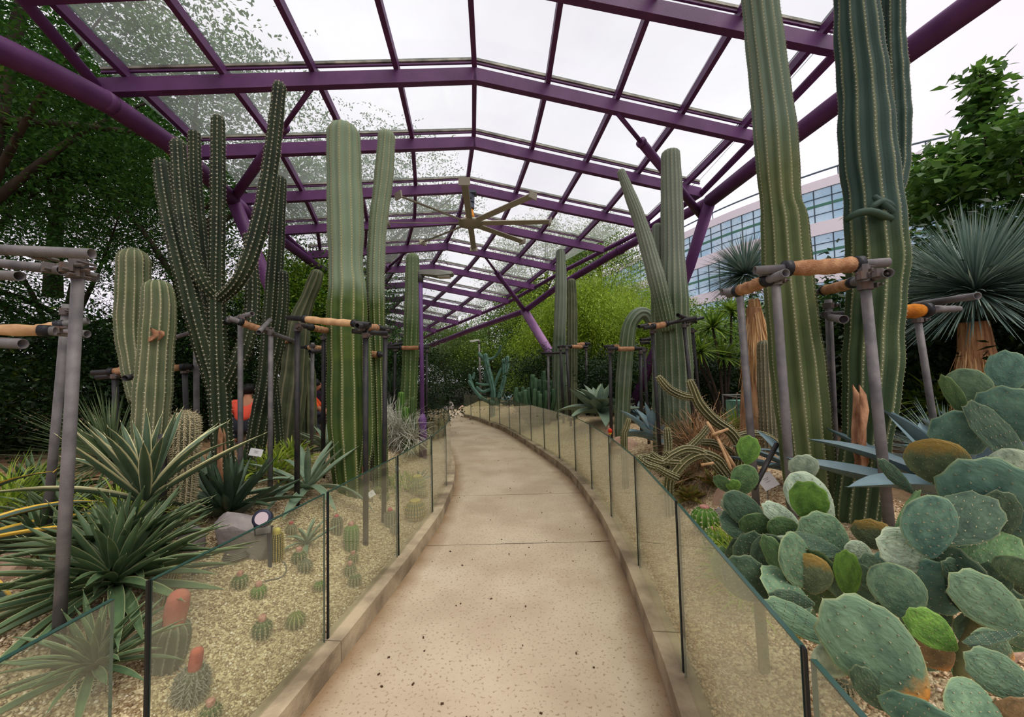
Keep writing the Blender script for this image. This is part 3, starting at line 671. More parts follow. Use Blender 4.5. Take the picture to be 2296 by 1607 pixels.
scar(find('giant pale green'),[(812,1045,3),(814,1060,6),(815,1075,3)],4.2,scm,-.2)
r_=find('very tall dark green'); mb=MB()
for pl in ([(1894,496),(1918,480),(1950,474),(1985,486),(2022,500)],[(1950,470),(1975,452),(2005,470),(2030,498)],[(1960,440),(1985,462),(2012,488),(2028,508)]):
    q=[]
    for i,(x,y) in enumerate(pl):
        u=(x-1958)/80; q.append((W(x,y,2.75-.175*math.sqrt(max(0,1-u*u))+.012),.022))
    sp_=smooth_path([a for a,b in q],[.016]+[.026]*(len(q)-2)+[.012],.03); mb.tube([a for a,b in sp_],[b for a,b in sp_],8)
mb.obj('skin_fold',sk['big2'],[o for o in r_.children if o.name.startswith('stem')][0],True)
# ================================================================ SCAFFOLD SUPPORTS
def support(label,Y,posts,rails,steel='scafb',r=.024,clamps=(),group=None):
    b=W(posts[0][2],posts[0][3],posts[0][4] if len(posts[0])>4 else Y)
    root=thing('cactus_support',label,'scaffold frame',(b.x,b.y,terrain(b.x,b.y)),group)
    for q in posts:
        y=q[4] if len(q)>4 else Y; a=W(q[0],q[1],y); c=W(q[2],q[3],y); zt=terrain(c.x,c.y)-.05
        t=(zt-a.z)/(c.z-a.z); c=a+(c-a)*t
        mb=MB(); mb.tube([a,c],r,12,hollow=.05); mb.obj('post',M[q[5] if len(q)>5 else steel],root,True)
        cl=MB(); e=a+(c-a).normalized()*.05; cl.tube([e-Vector((0,0,.022)),e+Vector((0,0,.022))],r*1.45,10); cl.cube(e+Vector((r*1.6,-r,.0)),.016,.022,.026); cl.tube([e+Vector((r*1.9,-r*2.2,0)),e+Vector((r*1.9,r*1.4,0))],.006,6); cl.obj('clamp',M['clamp'],root)
    for q in rails:
        x1,y1,Y1,x2,y2,Y2=q[:6]; a=W(x1,y1,Y1);c=W(x2,y2,Y2)
        mb=MB(); mb.tube([a,c],r,12,hollow=.06); rl=mb.obj('rail',M[steel],root,True)
        if len(q)>6 and q[6]:
            t0,t1,mt=q[6][:3]; fat=q[6][3] if len(q[6])>3 else 1.45
            p=a.lerp(c,t0);s_=a.lerp(c,t1); n=9; pts=[p.lerp(s_,i/n)+Vector((0,0,-.004*math.sin(3.1*i/n))) for i in range(n+1)]
            rs=[r*fat*(1+.09*math.sin(i*2.3+x1)) for i in range(n+1)]; rs[0]=rs[-1]=r*1.15
            mb=MB(); mb.tube(pts,rs,12); mb.obj('padding',M[mt],rl,True)
            for u in (t0,t1):
                z=a.lerp(c,u); d=(c-a).normalized(); mb=MB(); mb.tube([z-d*.02,z+d*.02],r*fat*1.04,12); mb.obj('tape_band',M['tape'],rl,True)
    for q in clamps:
        p=W(*q[:3]); cl=MB(); cl.cube(p,.026,.03,.036,.4); cl.tube([p+Vector((-.05,0,.012)),p+Vector((.05,0,.012))],.008,6); cl.tube([p+Vector((0,-.04,-.012)),p+Vector((0,.05,-.012))],.008,6); cl.tube([p+Vector((-.02,0,-.022)),p+Vector((-.02,0,.022))],r*1.1,8); cl.obj('clamp',M['clamp'],root)
    return root
support('grey galvanised scaffold frame at the near left edge with two stout posts',1.8,
 [(178,568,128,1500,1.78),(150,682,100,1235,2.5)],
 [(-320,546,1.55,206,569,1.62),(-260,560,2.2,140,606,1.8,(.2,.66,'coir',1.4)),(-260,603,1.9,44,619,1.75),(96,598,1.8,220,623,1.9),
  (-260,728,1.75,124,742,2.0,(.1,.93,'bamboo',1.25)),(30,745,2.3,198,719,2.45,(.1,.6,'bamboo',1.25)),(-160,762,1.7,52,771,1.7),(118,744,2.3,196,749,2.3)],
 'scaf',.023,[(100,570,1.64),(120,600,1.8),(160,600,1.74),(190,608,1.8),(130,740,2.1),(20,768,1.72),(175,612,1.76)])
support('scaffold frame with tan padded rails round the two-stemmed sage cactus',3.5,
 [(258,832,262,1080,3.75),(440,752,441,1010,4.0,'scaf'),(414,822,420,1000,4.2)],
 [(206,836,3.7,432,822,3.95,(.18,.9,'coir')),(218,846,4.1,300,838,3.9),(280,848,3.2,304,843,3.3)],r=.026)
tag(support('short black stub post standing before the furry spiny column cactus',3.0,[(363,973,362,1215,2.85)],[],'scafb',.03,[(362,1060,2.83)]),cat='post')
support('grey steel frame with padded rails around the dark candelabra cactus',4.0,
 [(539,706,539,1085,3.7,'scaf'),(607,735,606,1068,3.8,'scaf'),(440,748,440,985,4.6,'scaf')],
 [(396,755,4.5,566,703,3.6,(.28,.72,'coir')),(512,712,3.5,668,768,4.1,(.15,.42,'coir')),(580,745,3.6,606,717,4.0)],'scaf',.023,[(546,712,3.62),(600,738,3.78),(440,752,4.5)])
support('dark frame with tan sleeves behind, round the wavy corky cactus',6.2,
 [(635,770,634,960,6.3),(701,768,699,985,5.6,'scaf')],
 [(612,762,5.9,664,752,6.4),(590,764,6.0,662,764,6.0,(.2,.85,'coir')),(618,786,6.0,668,768,6.2),(676,778,5.9,742,780,5.8,(.2,.9,'bamboo')),(694,788,5.5,736,786,6.0)],r=.024,clamps=[(700,775,5.6),(636,770,6.2)])
support('black frame with long tan padded rails hugging the giant pale column cactus',4.0,
 [(667,726,666,1142,3.7),(726,748,724,1100,4.5),(820,740,820,1165,3.5),(864,742,861,1114,4.0),(843,800,833,1060,4.9,'scaf')],
 [(645,712,3.62,830,728,3.4,(.22,.82,'bamboo',1.35)),(668,728,3.7,742,742,4.4,(.35,.98,'coir')),(800,730,3.3,875,738,4.2,(.2,.55,'coir')),(790,742,3.5,868,748,3.7),(824,792,4.6,868,796,4.6,(.05,.6,'coir',1.6))],'scafb',.024,[(672,730,3.66),(815,736,3.45),(862,742,4.0)])
support('black scaffold frame with a rust-orange padded rail, just left of the purple lamp post',8.2,
 [(886,780,884,955,8.2),(957,782,956,945,8.6)],
 [(836,780,8.0,962,779,8.0,(.5,.84,'coir',1.5)),(870,776,8.5,905,770,8.7)],'scafb',.03)
support('grey scaffold frame at right with thick coir padding, holding the two tallest cacti',2.3,
 [(1657,640,1694,1108,3.0,'scaf'),(1738,615,1777,1150,2.5,'scaf'),(1938,622,1996,1200,2.2,'scaf'),(1857,672,1878,1150,3.1),(2056,705,2098,975,3.4)],
 [(1692,606,2.3,1992,588,2.2,(.25,.78,'coir',1.75)),(1634,660,2.75,1762,612,2.2,(.2,.72,'coir',1.5)),(1618,655,2.9,1672,652,2.9),(1828,656,3.1,1992,612,2.05,(.18,.62,'coir',1.4)),
  (1846,706,3.0,2140,692,3.0,(.42,.78,'orangepad',2.1)),(2050,684,3.2,2192,663,2.7),(1862,712,2.9,1892,716,2.3),(2050,690,3.3,2150,692,3.5)],
 'scaf',.026,[(1720,612,2.35),(1745,625,2.35),(1665,652,2.85),(1942,602,2.2),(1975,612,2.1),(1862,706,2.95),(2062,690,3.2),(1940,618,2.15)])
support('black scaffold frame gripping the grey-green cactus with a leaning arm',5.2,
 [(1462,735,1476,955,4.9),(1488,745,1504,955,5.6),(1533,722,1556,945,5.0),(1552,735,1572,935,5.9),(1444,778,1452,930,6.2)],
 [(1432,732,4.9,1510,722,5.6,(.2,.75,'coir',1.3)),(1444,736,4.75,1560,712,4.9,(.18,.42,'coir',1.5)),(1520,706,4.6,1560,722,5.8),(1535,722,5.0,1576,712,6.0),(1436,762,6.0,1480,757,6.3,(.45,.95,'coir',1.3)),(1436,768,5.8,1456,768,5.8)],r=.024,clamps=[(1464,734,4.85),(1534,716,4.95),(1548,726,5.5)])
support('black scaffold frame with thin tan sleeves across the hook-shaped bent cactus',7.0,
 [(1368,782,1370,930,7.0),(1436,784,1438,925,7.0)],
 [(1354,777,7.2,1420,776,7.2,(.3,.9,'coir',1.3)),(1362,782,6.9,1442,781,6.9,(.25,.78,'coir',1.3))],r=.03)
support('black scaffold frame round the two slim grey-green cacti, tan sleeve at right',9.8,
 [(1257,778,1263,925,9.8),(1270,776,1279,930,9.3),(1229,790,1230,870,10.3,'scaf'),(1314,778,1316,900,10.2)],
 [(1250,778,9.8,1324,770,9.8,(.42,.85,'coir',1.8)),(1214,792,10.2,1268,791,9.8),(1262,776,9.3,1318,778,9.6,(.3,.8,'coir',1.4))],r=.032)
# ================================================================ LAMPS
def lampb(label,px,base,topy,Y,wb,ws,armx,tcol,yb=915):
    g=W(px+6,base,Y); g.z=terrain(g.x,g.y); t=W(px,topy,Y); ax=W(armx,topy-4,Y-.15)
    r=thing('lamp_post',label,'lamp',g); rb=rad(wb,px,Y); rs=rad(ws,px,Y); zb=W(px+4,yb,Y).z
    m_=W(px+4,yb,Y)
    mb=MB(); mb.tube([g-Vector((0,0,.05)),Vector((m_.x,m_.y,zb-.1)),Vector((m_.x,m_.y,zb)),],[rb,rb,rs],16); mb.obj('base',M[tcol],r,True)
    mb=MB(); mb.tube([m_-Vector((0,0,.01)),t],[rs,rs*.92],14); mb.obj('shaft',M[tcol],r,True)
    gm=mat('lamp_head_grey',s2l(128,128,118),.5,.3); gd=mat('lamp_bracket_grey',s2l(84,84,80),.5,.3)
    mb=MB(); mb.tube([t-Vector((0,0,.12)),t+Vector((0,0,.06))],rs*1.3,12); mb.obj('bracket',gd,r,True)
    s_=1 if armx>px else -1; L_=abs(ax.x-t.x); mb=MB(); v=[]
    for (x,hw,z0,z1) in ((-.02,.05,.0,.08),(L_*.25,.09,-.02,.08),(L_*.5,.12,-.05,.07),(L_*.95,.12,-.03,.03),(L_,.08,-.01,.02)):
        for y,z in ((-hw,z0),(hw,z0),(hw*.7,z1),(-hw*.7,z1)): v.append((t.x+s_*x,t.y+y,t.z+z+.02))
    f=[(4*i+k,4*i+(k+1)%4,4*i+4+(k+1)%4,4*i+4+k) for i in range(4) for k in range(4)]+[(3,2,1,0),(16,17,18,19)]
    mb.add(v,f); h=mb.obj('lamp_head',gm,r)
    mb=MB(); mb.cube((t.x+s_*L_*.72,t.y,t.z-.035),L_*.36,.17,.03); mb.obj('lens',mat('lamp_lens',s2l(190,190,180),.2),h)
lampb('purple lamp post with a flat grey head, by the left glass railing',943,1030,618,7.0,18,10,1014,'purple_lt',928)
lampb('distant grey lamp post between the trees beyond the blue candelabra cactus',1074,905,765,20,5,4,1052,'scaf',890)
# ================================================================ BED PLANTS
def leafmesh(name,mats,L_=1.0,w=.16,bend=.4,chan=.25,n=9,tipspine=True,wavy=0,seed=0,prof=None):
    """agave-type leaf: base at origin, growing along +X, arching in XZ"""
    v=[];at=[];us=(-1,-.55,0,.55,1); x=z=0; ang=0
    for i in range(n+1):
        t=i/n
        wd=(w*(.62+1.1*t-.2*t*t)*(1-t**2.6)) if prof is None else w*prof(t)
        a=-bend*t*1.6
        if i: x+=math.cos(a)*L_/n; z+=math.sin(a)*L_/n
        for u in us:
            zz=chan*wd*(u*u)*(1-t*.3)+wavy*math.sin(t*17+u*2+seed)*.02*L_
            v.append((x-math.sin(a)*zz*.3,u*wd/2,z+zz*math.cos(a))); at.append(abs(u)**2)
    m=len(us); top=len(v); th=w*.12
    for i in range(n+1):
        t=i/n
        for k,u in enumerate(us):
            p=v[i*m+k]; q=(1-u*u)*th*(1.3-t); v.append((p[0],p[1],p[2]-q)); at.append(abs(u)**2)
    f=[]
    for i in range(n):
        for k in range(m-1):
            a=i*m+k; f.append((a,a+1,a+m+1,a+m)); b=top+a; f.append((b,b+m,b+m+1,b+1))
    mb=MB(); mb.add(v,f,0,at)
    if tipspine:
        e=v[n*m+2]; mb.add([(e[0]-.01,-.004,e[2]),(e[0]-.01,.004,e[2]),(e[0]-.01,0,e[2]+.006),(e[0]+.035*L_,0,e[2]-.02*bend)],[(0,1,3),(1,2,3),(2,0,3)],0,1.0)
    return mb.mesh(name,mats,True,'edge')
def agskin(name,c1,c2,edge=None,lo=.5,rough=.55,streak=False):
    m=mat(name,c1,rough,col2=c2,nscale=3,spec=.35,stretch=(1,1,1))
    if edge: attr_mix(m,'edge',edge,lo,min(1,lo+.25),1)
    return m
def rosette(name,label,c,L_,meshes,n=28,e0=80,e1=8,cat='agave',rz=0,group=None,jit=.1,skip=None,Lin=.7,az=None,part='leaf',squash=1):
    root=thing(name,label,cat,c,group); rr=random.Random(int(abs(c[0]*100)+abs(c[1]*37)))
    for i in range(n):
        u=i/(n-1) if n>1 else 1; a=(rz+i*2.39996) if az is None else az[i%len(az)]; e=math.radians(e0+(e1-e0)*u**.8+rr.uniform(-8,8)); s_=L_*(Lin+(1-Lin)*u)*(1+rr.uniform(-jit,jit))
        off=.05*L_*u
        Mx=Matrix.Translation(Vector(c)+Vector((math.cos(a)*off,math.sin(a)*off,.02+.05*L_*(1-u))))@Matrix.Rotation(a,4,'Z')@Matrix.Rotation(-e,4,'Y')@Matrix.Rotation(rr.uniform(-.25,.25),4,'X')@Matrix.Scale(s_,4)
        o=bpy.data.objects.new(part,meshes[i%len(meshes)]); o.matrix_basis=Mx; link(o,root)
    return root
def strips(name,B,D,L_,w,droop,mat,nseg=5,tint=None,curl=0,rs=RS,taper=.8):
    B=np.asarray(B,float);D=np.asarray(D,float);D/=np.linalg.norm(D,axis=1)[:,None]; n=len(B); L_=np.broadcast_to(L_,(n,)).astype(float); w=np.broadcast_to(w,(n,)).astype(float)
    up=np.array([0,0,1.]); S_=np.cross(D,up+rs.normal(0,.15,(n,3))); S_/=np.linalg.norm(S_,axis=1)[:,None]+1e-9
    C=rs.normal(0,1,(n,3))*curl
    V=np.zeros((n,nseg+1,2,3))
    for i in range(nseg+1):
        t=i/nseg; p=B+D*(L_*t)[:,None]-up*(droop*L_*t*t)[:,None]+C*(L_*t*t)[:,None]*math.sin(t*2.5)
        ww=(w*(1-t**2)**taper*.5+.0004)[:,None]
        V[:,i,0]=p-S_*ww; V[:,i,1]=p+S_*ww
    idx=np.arange(n)[:,None]*(2*(nseg+1)); Q=[]
    for i in range(nseg): Q.append(np.stack([idx[:,0]+2*i,idx[:,0]+2*i+1,idx[:,0]+2*i+3,idx[:,0]+2*i+2],1))
    Q=np.stack(Q,1).reshape(-1,4)
    if tint is None: tint=rs.rand(n)
    return np_mesh(name,V.reshape(-1,3),Q,mat,np.repeat(tint,nseg))
def npobj(name,me,parent=None,kind='stuff'):
    o=bpy.data.objects.new(name,me); link(o,parent)
    if kind: o['kind']=kind
    return o
def sphere_dirs(n,zmin=-.4,zmax=1,rs=RS):
    z=rs.uniform(zmin,zmax,n); a=rs.uniform(0,6.283,n); r=np.sqrt(np.maximum(0,1-z*z)); return np.stack([r*np.cos(a),r*np.sin(a),z],1)
lm_dk=agskin('dark_agave_leaf',s2l(64,84,58),s2l(44,62,44))
lm_gr=agskin('striped_furcraea_leaf',s2l(78,98,72),s2l(58,78,56),s2l(206,200,150),.62)
lm_pl=agskin('plain_sword_leaf',s2l(82,104,68),s2l(60,82,54),s2l(150,154,110),.78)
lm_bl=agskin('blue_agave_leaf',s2l(134,158,160),s2l(104,130,136))
lm_gb=agskin('greygreen_agave_leaf',s2l(118,136,112),s2l(92,112,96),s2l(140,150,110),.85)
lm_sl=agskin('slate_agave_leaf',s2l(96,118,122),s2l(74,96,102))
lm_ye=agskin('yellow_margin_leaf',s2l(70,92,80),s2l(54,76,66),s2l(222,178,60),.5)
lm_lg=agskin('long_grey_leaf',s2l(122,140,116),s2l(94,116,92),s2l(168,172,130),.85)
A_dk=[leafmesh('dark_leaf',[lm_dk],w=.13,bend=b,chan=.5) for b in (-.35,-.15,.25)]
A_gr=[leafmesh('striped_leaf',[lm_gr],w=.1,bend=b,chan=.5) for b in (.05,.3,-.05)]
A_pl=[leafmesh('sword_leaf',[lm_pl],w=.1,bend=b,chan=.5) for b in (.0,.2,.35)]
A_bl=[leafmesh('blue_leaf',[lm_bl],w=.26,bend=b,chan=.45) for b in (.15,-.15,.4)]
A_gb=[leafmesh('broad_leaf',[lm_gb],w=.3,bend=b,chan=.4) for b in (.1,.35,-.2)]
A_sl=[leafmesh('slate_leaf',[lm_sl],w=.2,bend=b,chan=.4) for b in (.2,.7,-.1)]
A_ye=[leafmesh('margined_leaf',[lm_ye],w=.11,bend=b,chan=.3) for b in (.6,.9,.3)]
A_lg=[leafmesh('long_leaf',[lm_lg],w=.13,bend=b,chan=.4) for b in (.2,.75,.05)]
def atG(px,py,dz=0): p=G(px,py); return (p.x,p.y,p.z+dz)
# left bed agaves
rosette('agave','dark green agave rosette with upcurved leaves below the candelabra cactus',atG(512,1155),.6,A_dk,40,78,6)
rosette('agave','long-leaved grey-green agave behind the black post left of the giant cactus',atG(690,1112,.05),.72,A_lg,16,72,5,rz=.4)
rosette('agave','blue-grey agave with curled leaves behind the black posts, near the orange shirt',atG(735,1010),.62,A_lg,24,80,10,rz=1.1)
rosette('agave','grey-green agave just right of the furry spiny column cactus',(-3.3,4.2,terrain(-3.3,4.2)),.5,A_lg,18,70,0,rz=2)
rosette('furcraea','large cream-striped sword-leaved plant in front of the two-stemmed cactus',(-2.3,2.45,terrain(-2.3,2.45)+.4),.68,A_gr,26,92,30,cat='succulent',rz=.5)
rosette('furcraea','dark sword-leaved rosette low between the first glass pane and the crowded one',(-1.85,1.75,terrain(-1.85,1.75)+.08),.36,A_pl,50,85,5,cat='succulent',rz=.9,jit=.2)
rosette('furcraea','crowded dark green sword-leaved rosette below the cream-striped plant',(-2.15,2.12,terrain(-2.15,2.12)+.1),.56,A_pl,110,92,0,cat='succulent',rz=.2,jit=.2)
rosette('furcraea','second dark green sword-leaved plant, left of the stub post behind the crowded rosette',(-2.3,2.32,terrain(-2.3,2.32)+.12),.55,A_pl,60,84,0,cat='succulent',rz=1.7,jit=.2)
rosette('agave','yellow-edged agave with long arching leaves at the left frame edge',(-3.1,2.05,terrain(-3.1,2.05)+.15),1.05,A_ye,16,55,0,rz=.1)
rosette('agave','small green rosette of fine-toothed leaves behind the near left scaffold posts',(-3.35,2.9,terrain(-3.35,2.9)),.5,A_pl,50,80,0,rz=.3)
rosette('agave','small grey-green agave in the gravel seen through the left glass',atG(688,1225),.3,A_lg,11,75,12)
rosette('agave','tiny pale agave behind the large golden barrel, seen through the glass',atG(940,1085),.28,A_lg,12,75,20)
rosette('agave','small blue-grey agave tuft at the bottom left, behind the first glass pane',(-1.42,1.05,terrain(-1.42,1.05)),.2,A_sl,12,80,20)
# yellow tinted rosettes
rosette('aloe','flat yellow-green aloe clump at the very bottom left corner',(-1.5,.98,terrain(-1.5,.98)),.15,[leafmesh('aloe_leaf',[agskin('yellow_aloe_leaf',s2l(150,150,50),s2l(110,130,50))],w=.2,bend=.1)],22,70,0,cat='aloe')
# fine-leaved shrubs of the left bed
fine=leafmat('fine_yucca_leaf',s2l(70,92,60),s2l(136,152,110)); silv=leafmat('silver_curly_leaf',s2l(150,150,134),s2l(216,212,196),trans=.1)
darky=leafmat('dark_yucca_leaf',s2l(38,54,40),s2l(74,94,66)); bluey=leafmat('blue_yucca_leaf',s2l(66,92,86),s2l(132,154,144),s2l(170,182,160),trans=.15)
dry=leafmat('dry_thatch',s2l(206,160,104),s2l(236,200,148),s2l(150,108,66),trans=.1); brown=leafmat('brown_stalks',s2l(92,70,48),s2l(190,150,108),trans=.1)
ylg=leafmat('yellow_green_strap',s2l(96,130,40),s2l(176,190,70)); 
def burst(name,label,c,n,L_,w,mt,zmin=-.3,droop=.1,cat='yucca',rs=None,curl=0,spread=.03,part='leaves',root=None,nseg=5):
    rs=rs or np.random.RandomState(int(abs(c[0]*91+c[1]*13))+n)
    root=root or thing(name,label,cat,c); D=sphere_dirs(n,zmin,1,rs); B=np.array(c)+D*spread+rs.normal(0,spread*.3,(n,3))
    npobj(part,strips(name+'_'+part,B,D,L_*rs.uniform(.75,1.1,n),w*rs.uniform(.7,1.2,n),droop*rs.uniform(.3,1.7,n),mt,nseg,None,curl,rs),root); return root
burst('yucca','fine-leaved dark yucca behind the cream-striped plant at left',(-3.7,3.6,terrain(-3.7,3.6)+.35),420,.75,.013,fine,-.3,.12)
burst('yucca','dark spiky yucca behind the scaffold left of the slim column cactus',(-3.0,9.6,1.25),380,.8,.02,darky,-.6,.12)
burst('yucca','low dark yucca crown behind the black posts by the curly silver plants',(-2.6,8.3,terrain(-2.6,8.3)+.35),300,.7,.018,darky,-.3,.1)
for k,(px,py,n,L_) in enumerate(((858,985,480,.5),(885,1005,480,.48),(914,1015,380,.42),(838,955,400,.5))):
    c=atG(px,py,.22); burst('tillandsia',['silver curly-leaved bromeliad touching the giant cactus posts','silver curly-leaved bromeliad in the middle of the silver mass','silver curly-leaved bromeliad nearest the purple lamp base','rearmost silver curly-leaved bromeliad behind the black posts'][k],c,n,L_,.012,silv,-.1,.35,'bromeliad',curl=.45,spread=.16,nseg=7)
burst('bromeliad','yellow and green strap-leaved clump under the candelabra posts',atG(610,1075,.03),160,.3,.025,ylg,.1,.3,'bromeliad',spread=.15)
burst('bromeliad','second yellow-green strap clump between label sign and long-leaved agave',atG(655,1045,.03),140,.3,.025,ylg,.1,.3,'bromeliad',spread=.12)
burst('succulent','green finger-like ground succulent in the gap beside the third left glass pane',atG(905,1110,.0),200,.1,.012,ylg,.3,.1,'succulent',spread=.18)
rosette('agave','spreading green rosette at the left edge between the yellow-edged agave and the shrubs',(-4.3,3.5,terrain(-4.3,3.5)+.05),.55,A_pl,46,80,0,rz=.7)
rosette('agave','grey-green rosette behind the yucca at left, under the dark shrubs',(-4.9,4.9,terrain(-4.9,4.9)+.05),.6,A_lg,34,80,0,rz=1.9)
rosette('agave','low green rosette left of the second scaffold post',(-3.0,2.5,terrain(-3.0,2.5)+.03),.42,A_pl,46,80,0,rz=2.4)
burst('grass_tuft','pale fine grass tuft behind the yellow-edged agave at the left edge',(-3.9,3.0,terrain(-3.9,3.0)+.05),320,.5,.01,ylg,.0,.35,'grass',curl=.1,spread=.12)
burst('grass_tuft','pale fine grass tuft beside the second scaffold post foot',(-2.75,2.75,terrain(-2.75,2.75)+.03),280,.4,.009,ylg,.0,.35,'grass',curl=.1,spread=.12)
burst('succulent','jagged dark aloe-like tuft just right of the big candelabra base',(-2.95,4.3,terrain(-2.95,4.3)+.02),60,.4,.03,darky,.1,.25,'succulent',spread=.05)
# melocacti and globes
globe_skins={'g':sk['globe'],'b':sk['barrel'],'m':sk['mela'],'y':sk['gold'],'br':sk['bright']}
capc={'pink':mat('pink_woolly_cap',s2l(204,158,140),.95,col2=s2l(170,110,100),nscale=60,bump=.6),'red':mat('red_woolly_cap',s2l(168,62,50),.9,col2=s2l(196,110,90),nscale=14,bump=.6,bscale=300),'salmon':mat('salmon_woolly_cap',s2l(186,118,98),.9,col2=s2l(166,88,74),nscale=8,bump=.6,bscale=300),'rose':mat('rose_cap',s2l(176,84,88),.9),'gold':mat('golden_crown',s2l(206,190,110),.9,col2=s2l(180,160,80),nscale=30)}
def globe(name,label,px,py,w,skin='g',cap=None,h=1.0,spn='spineT',nr=13,lean=(0,0),al=.016,capw=.4,caph=.35,group=None,wx=None):
    p=G(px,py) if wx is None else Vector((*wx,terrain(*wx))); r=rad(w,px,p.y) if wx is None else w
    root=thing(name,label,'cactus',p,group); H=2*r*h; ax=Vector((lean[0],lean[1],1)).normalized()
    if h<1.35:
        pts=[p-ax*.02,p+ax*H*.12,p+ax*H*.3,p+ax*H*.55,p+ax*H*.78,p+ax*H*.98]; rs=[r*.55,r*.8,r*.97,r*1.0,r*.97,r*.9]
    else: pts=[p-ax*.02,p+ax*H*.1,p+ax*H*.4,p+ax*H*.75,p+ax*H]; rs=[r*.8,r*.95,r*1.03,r*.98,r*.8]
    mb,sp=ribbed(pts,rs,nr,.2,step=r*.22,sub=4,areole=r*.32,alen=al,astar=5,skipback=False,seed=int(px))
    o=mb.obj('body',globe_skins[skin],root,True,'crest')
    if sp.v: tag(sp.obj('spines',M[spn],o),kind='stuff')
    if cap:
        t=p+ax*(H*.93); cr_=r*capw; c=MB(); L2=r*caph*2
        mb2,_=ribbed([t-ax*.01,t+ax*L2*.35,t+ax*L2*.7,t+ax*L2],[cr_*.95,cr_,cr_*.98,cr_*.8],16,.03,step=cr_*.3,sub=2,areole=0,wav=.01)
        mb2.obj('woolly_cap',capc[cap],root,True)
    return root
globe('melocactus','grey-green cactus with a long salmon woolly crown leaning towards the glass',372,1490,92,'m','salmon',1.45,'spineG',12,(.22,-.05),.012,.62,1.05)
globe('melocactus','hairy grey cactus with a blunt red woolly crown near the bottom glass',425,1568,78,'m','red',1.15,'spineG',15,(.15,0),.03,.42,.75)
globe('melocactus','small green cactus with pink woolly top and one red fruit, bottom of the left bed',472,1618,52,'g','pink',.9,'spineT')
globe('cactus_globe','large green globe cactus with pink crown behind the first glass pane',192,1545,78,'g','pink',.95,'spine',14,al=.02)
globe('golden_column','short golden-ribbed column cactus leaning against the sword-leaved plant',368,1348,40,'y',None,2.6,'spineY',18,(.3,0),.01)
globe('golden_column','upright golden-tipped column cactus right behind the floodlight',620,1255,32,'y','gold',2.2,'spineY',18,al=.01,capw=.6,caph=.5)
GL=[(538,1316,38,'g','pink',.85,'green globe cactus topped with tan spines, right of the salmon-crowned one'),
 (580,1337,38,'br','pink',.75,'low bright green globe cactus below the coiled cable'),
 (588,1428,46,'g','pink',.95,'green globe cactus with tan crown in the centre of the near gravel'),
 (663,1405,44,'b',None,.8,'lumpy yellow-green cactus mound right of the central globe'),
 (670,1262,34,'g','pink',.9,'rear cactus of the touching pair below the small agave'),
 (684,1280,34,'m',None,.85,'front cactus of the touching pair below the small agave'),
 (716,1322,26,'br',None,.8,'small green cactus beside the edge of the second glass pane'),
 (653,1196,24,'m','rose',1.0,'grey cactus with rose cap just right of the golden-tipped column'),
 (755,1195,26,'m','rose',1.5,'tall grey cactus with rose cap just inside the third glass pane'),
 (788,1232,34,'br','pink',1.7,'fat bright green oval cactus in the third pane'),
 (792,1262,24,'g','pink',.9,'small globe cactus just below the fat oval one'),
 (785,1290,28,'g','pink',.95,'globe cactus with a pale pink cap, upper of the lowest two in the third pane'),
 (796,1312,30,'g',None,.85,'lowest globe cactus of the third pane'),
 (875,1180,26,'m','rose',1.4,'grey cactus with rose cap beside the pane joint near the lamp'),
 (886,1196,20,'m',None,1.0,'little grey globe at the foot of the rose-capped cactus near the pane joint'),
 (845,1105,22,'b',None,.7,'yellow-green cushion cactus beneath the middle black post'),
 (862,1120,24,'b',None,.7,'yellow-green cushion cactus right of the white label'),
 (870,1085,26,'b',None,.7,'yellow-green cushion cactus upper right of the white label')]
for px,py,w_,s_,c_,h_,lb in GL: globe('cactus_globe',lb,px,py,w_,s_,c_,h_)
globe('golden_barrel','large golden-topped barrel cactus near the fourth left pane bottom',932,1165,50,'b','gold',.9,'spineY',24,al=.02,capw=.5,caph=.08)
globe('golden_barrel','barrel cactus with yellow crown behind the largest golden barrel',935,1105,44,'b','gold',.9,'spineY',24,al=.02,capw=.5,caph=.08)
globe('golden_barrel','little round barrel between the two golden-topped ones',948,1115,24,'b',None,.9,'spineY',18,al=.015)
globe('golden_barrel','dark round barrel cactus right of the lamp post thick base',968,955,20,'y',None,.95,'spineY',16,al=.02)
globe('golden_barrel','brownish barrel cactus below the dark round one by the lamp',966,985,16,'m',None,.9,'spineT',14,al=.02)
for k,yy in enumerate((9.3,10.0,10.7,11.4)):
    globe('golden_barrel',['nearest','second','third','farthest'][k]+' golden barrel cactus in the row inside the far bend of the left railing',0,0,.16,'b','gold',.9,'spineY',18,al=.02,capw=.5,caph=.08,group='golden barrels along the far left bend',wx=(xL(yy)-.45,yy))
# right bed globes
globe('barrel_cactus','striped green barrel cactus with an orange flower top by the right railing',1582,1190,66,'br','pink',.9,'spine',14,al=.02,capw=.35,caph=.12)
globe('barrel_cactus','second striped barrel cactus with flower top, just below the first',1604,1232,58,'br','pink',.9,'spine',14,al=.02,capw=.35,caph=.12)
globe('cactus_globe','small brown globe cactus under the big orange-based pad',1895,1560,44,'m',None,.95,'spineT')
globe('cactus_globe','yellowish little globe cactus beneath the olive pads at the railing corner',1790,1425,26,'b',None,.9,'spineY')
